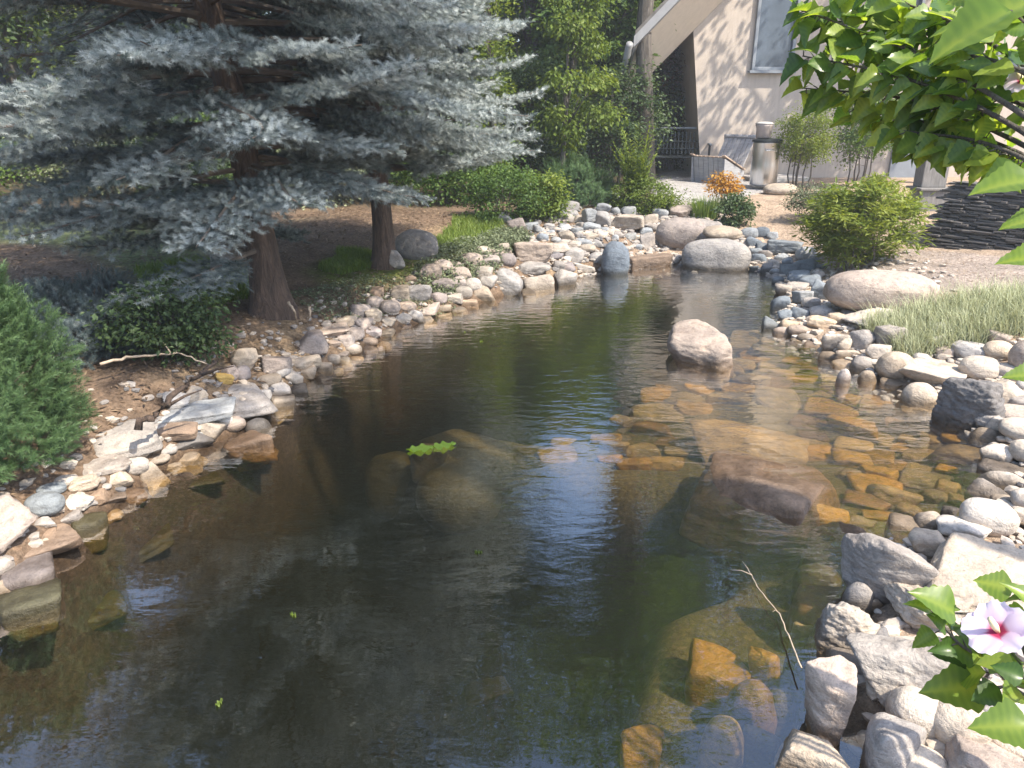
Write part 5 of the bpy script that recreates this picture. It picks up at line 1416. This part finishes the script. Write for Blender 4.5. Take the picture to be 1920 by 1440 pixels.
def shoot(pts, rad, n, size, t=.5, hang=.25, start=.15):
    P = np.array(pts); s = np.linspace(0, 1, len(P)); q = np.linspace(0, 1, 24)
    pl = np.stack([np.interp(q, s, P[:, k]) for k in range(3)], 1)
    ker = np.array([.25, .5, .25])
    for _ in range(4):
        for k in range(3): pl[1:-1, k] = np.convolve(pl[:, k], ker, 'valid')
    stm.tube(pl - hbo, np.linspace(rad, .0018, 24), 7)
    for j in range(n):
        u = start + (1 - start) * (j + hr_.uniform(.1, .9)) / n; i = min(22, int(u * 23)); p = pl[i] + (pl[i + 1] - pl[i]) * (u * 23 - i)
        tn = pl[i + 1] - pl[i]; tn /= np.linalg.norm(tn)
        a = j * 2.4 + hr_.uniform(-.5, .5); sd = np.cross(tn, [0, 0, 1.]); sd /= np.linalg.norm(sd) + 1e-6
        d = tn * hr_.uniform(.15, .7) + sd * math.cos(a) + np.array([0, 0, 1]) * (math.sin(a) * .55 - hang); d /= np.linalg.norm(d)
        pe = p + d * .022
        stm.tube([p - hbo, pe - hbo], [.0018, .0014], 4)
        LP.append(pe - hbo); LD.append(d + np.array([0, 0, -.12])); LU.append(np.array([hr_.normal(0, .42) + .15, hr_.normal(0, .42) - .7, 1.0]))
        LS.append(size * hr_.uniform(.62, 1.2)); LT.append(t - .02 + hr_.normal(0, .26))
Dp = lambda x, y, d: dep(x, y, d)
root0 = np.array([1.95, 1.05, .4])
mains = []
# the upper spray: branches that come in from the right edge and arch down to the left
SPR = [((2050, 300, 1.45), (1850, 170, 1.75), (1680, 80, 2.0), (1490, 15, 2.15)), ((2050, 330, 1.5), (1860, 210, 1.75), (1690, 140, 1.95), (1505, 105, 2.15)), ((2060, 240, 1.5), (1880, 90, 1.8), (1740, 20, 1.95), (1560, -40, 2.1)),
       ((2060, 350, 1.55), (1880, 250, 1.85), (1700, 180, 2.05), (1500, 165, 2.25)), ((2050, 360, 1.6), (1900, 280, 1.85), (1780, 235, 2.0), (1600, 205, 2.2)), ((2050, 380, 1.5), (1930, 300, 1.7), (1830, 260, 1.85), (1690, 245, 2.0)),
       ((2050, 250, 1.5), (1930, 200, 1.7), (1840, 170, 1.9), (1760, 160, 2.0)), ((2040, 160, 1.4), (1960, 60, 1.55), (1900, 10, 1.65), (1840, -20, 1.75)), ((2050, 200, 1.5), (1930, 140, 1.65), (1860, 110, 1.75), (1790, 100, 1.85)),
       ((2050, 260, 1.6), (1860, 130, 1.85), (1700, 40, 2.05), (1540, 40, 2.2)), ((2060, 300, 1.6), (1850, 215, 1.9), (1700, 120, 2.1), (1560, 70, 2.25))]
for i, sp in enumerate(SPR):
    pts = [root0 + hr_.normal(0, .05, 3) * [1, 1, 0]] + [Dp(*q) for q in sp]
    shoot(pts, .0095, 54 if i not in (6, 7, 8) else 28, .070, t=.74, hang=.22 if i not in (4, 5) else .75, start=.50)
# shoots at the lower right, with the flowers
LOW = [((2010, 1330, 1.30), (1900, 1255, 1.34), (1800, 1215, 1.36), (1752, 1150, 1.38)), ((2010, 1250, 1.25), (1980, 1200, 1.28), (1950, 1150, 1.30), (1925, 1110, 1.34)), ((2020, 1380, 1.28), (1960, 1330, 1.30), (1900, 1290, 1.32), (1850, 1240, 1.36)),
       ((2010, 1400, 1.2), (1960, 1330, 1.22), (1930, 1250, 1.26), (1905, 1180, 1.3))]
for i, sp in enumerate(LOW):
    shoot([root0 + np.array([hr_.normal(0, .04), hr_.normal(0, .04), 0])] + [Dp(*q) for q in sp], .006, 10, .062, t=.66, hang=.05, start=.58)
# single leaves near the frame's right side
for (x, y, d_, dx, dz, s_) in ((1845, 1290, 1.38, -1, -.1, .11), (1930, 1362, 1.15, -1, -.05, .085), (1935, 338, 1.25, -1, -.1, .095), (1945, 412, 1.3, -1, -.15, .06), (1950, 485, 1.3, -1, 0, .07), (1945, 705, 1.4, -1, .05, .06), (1895, 20, 1.2, -.8, -.4, .13), (1940, 0, 1.2, -.8, -.3, .13), (1790, 1150, 1.36, -.8, .5, .09)):
    p = Dp(x, y, d_); LP.append(p - hbo); LD.append(np.array([dx, .1, dz])); LU.append(np.array([.1, -.5, 1.])); LS.append(s_); LT.append(.72)
    stm.tube([p - hbo, (p + np.array([.10, .05, -.04])) - hbo, Dp(2040, y + 30, d_) - hbo], [.002, .003, .004], 5)
LP, LD, LU, LS, LT = (np.array(x) for x in (LP, LD, LU, LS, LT))
mtv = np.array([(.22 if k % 5 == 2 else (.07 if (k // 5) % 2 else -.07)) for k in range(len(MLV))])
_fr = frames(LD, LU); _pk = hr_.integers(4, size=len(LP)); _pk[-9:] = 0; _V = []; _F = []; _T = []; _o = 0
for q in range(4):
    tv_ = MLV.copy(); cu, fo_, tw_ = ((0, 0, 0), (-.35, .25, .12), (.22, -.30, -.15), (-.15, .55, .2))[q]
    tv_[:, 2] += cu * tv_[:, 0] ** 2 + fo_ * np.abs(tv_[:, 1]) + tw_ * tv_[:, 0] * tv_[:, 1] * 2
    w_ = _pk == q
    v, f, t = replicate(tv_, MLF, LP[w_], _fr[w_], LS[w_], np.clip(LT[w_], 0, 1), mtv); _V.append(v); _F.append(f + _o); _T.append(t); _o += len(v)
v, f, t = np.concatenate(_V), np.concatenate(_F), np.concatenate(_T)
stm.build('stems', M['bark_grey'], hb, smooth=True)
mk('foliage', v, f, M['leaf_hib'], hb, smooth=True, tint=t)
def petal_mat():
    t = NT("lilac_petals"); a = t.n("Attribute", attribute_name='tint').outputs['Fac']
    c = t.ramp(a, [(0, (.42, .02, .08)), (.20, (.50, .05, .14)), (.32, (.74, .56, .70)), (1, (.82, .73, .83))])
    t.l(c, t.b.inputs['Base Color']); t.b.inputs['Roughness'].default_value = .6
    tr = t.n("BsdfTranslucent", {"Color": c}); mx = t.n("MixShader", {0: .35, 1: t.b.outputs[0], 2: tr.outputs[0]}); t.l(mx.outputs[0], t.out.inputs[0]); return t.m
M['petal'] = petal_mat(); M['stamen'] = plain('cream_stamen', (.75, .66, .40), .7, var=.1)
def flower(p, axis, rad, lab):
    ax = Vector(axis).normalized(); Q = ax.to_track_quat('Z', 'Y').to_matrix(); Qn = np.array(Q)
    V = []; F = []; T = []; nb = 0
    for k in range(5):
        a = k * 1.2566
        for i in range(8):
            x = i / 7
            for q in range(7):
                y = (q / 6 - .5) * 2; wv_ = .50 * math.sin(min(1, .12 + x * 1.05) * 2.3) * (1 - .12 * (x > .9))
                rr_ = rad * x * (1 - .10 * y * y * (x > .7)); zz_ = rad * (.55 * x - .30 * x * x) + .06 * rad * math.sin(y * 6 + k) * x + .02 * rad * k / 5
                vx, vy = rr_, y * wv_ * rad * 1.15
                V.append((vx * math.cos(a) - vy * math.sin(a), vx * math.sin(a) + vy * math.cos(a), zz_)); T.append(x)
        F += [(nb + i * 7 + q, nb + i * 7 + q + 1, nb + (i + 1) * 7 + q + 1, nb + (i + 1) * 7 + q) for i in range(7) for q in range(6)]; nb += 56
    V = np.array(V) @ Qn.T + (p - hbo)
    fo = mk('flower', V, np.array(F), M['petal'], hb, smooth=True, tint=np.array(T)); fo['label'] = lab
    b = MB(); b.tube([p - hbo, p - hbo + np.array(ax) * rad * .35, p - hbo + np.array(ax) * rad * .75], [.003, .006, .004], 8); b.build('stamen', M['stamen'], fo, smooth=True)
    stm2 = MB(); stm2.tube([p - hbo, p - hbo - np.array(ax) * .03, p - hbo - np.array(ax) * .06 + [.02, 0, -.02]], [.004, .003, .002], 6); stm2.build('stalk', M['leaf_hib'], fo, smooth=True)
flower(Dp(1872, 1186, 1.18), (-.60, -.10, .80), .050, 'lilac flower turned sideways above the cobbles'); flower(Dp(1918, 152, 1.7), (-.7, -.3, .5), .036, 'pale flower among the upper leaves at the right edge')

# --- thin summer haze in the air over the garden
hz_m = bpy.data.materials.new('summer_haze'); hz_m.use_nodes = True
_t = hz_m.node_tree; _t.nodes.remove(_t.nodes['Principled BSDF'])
_pv = _t.nodes.new('ShaderNodeVolumePrincipled'); _pv.inputs['Color'].default_value = (.86, .92, 1.0, 1); _pv.inputs['Density'].default_value = .003; _pv.inputs['Anisotropy'].default_value = .2
_t.links.new(_pv.outputs[0], _t.nodes['Material Output'].inputs['Volume'])
hb_ = MB(); hb_.box((0, 40, 9.5), (150, 150, 24)); hzo = hb_.build('haze', hz_m); tag(hzo, kind='stuff')
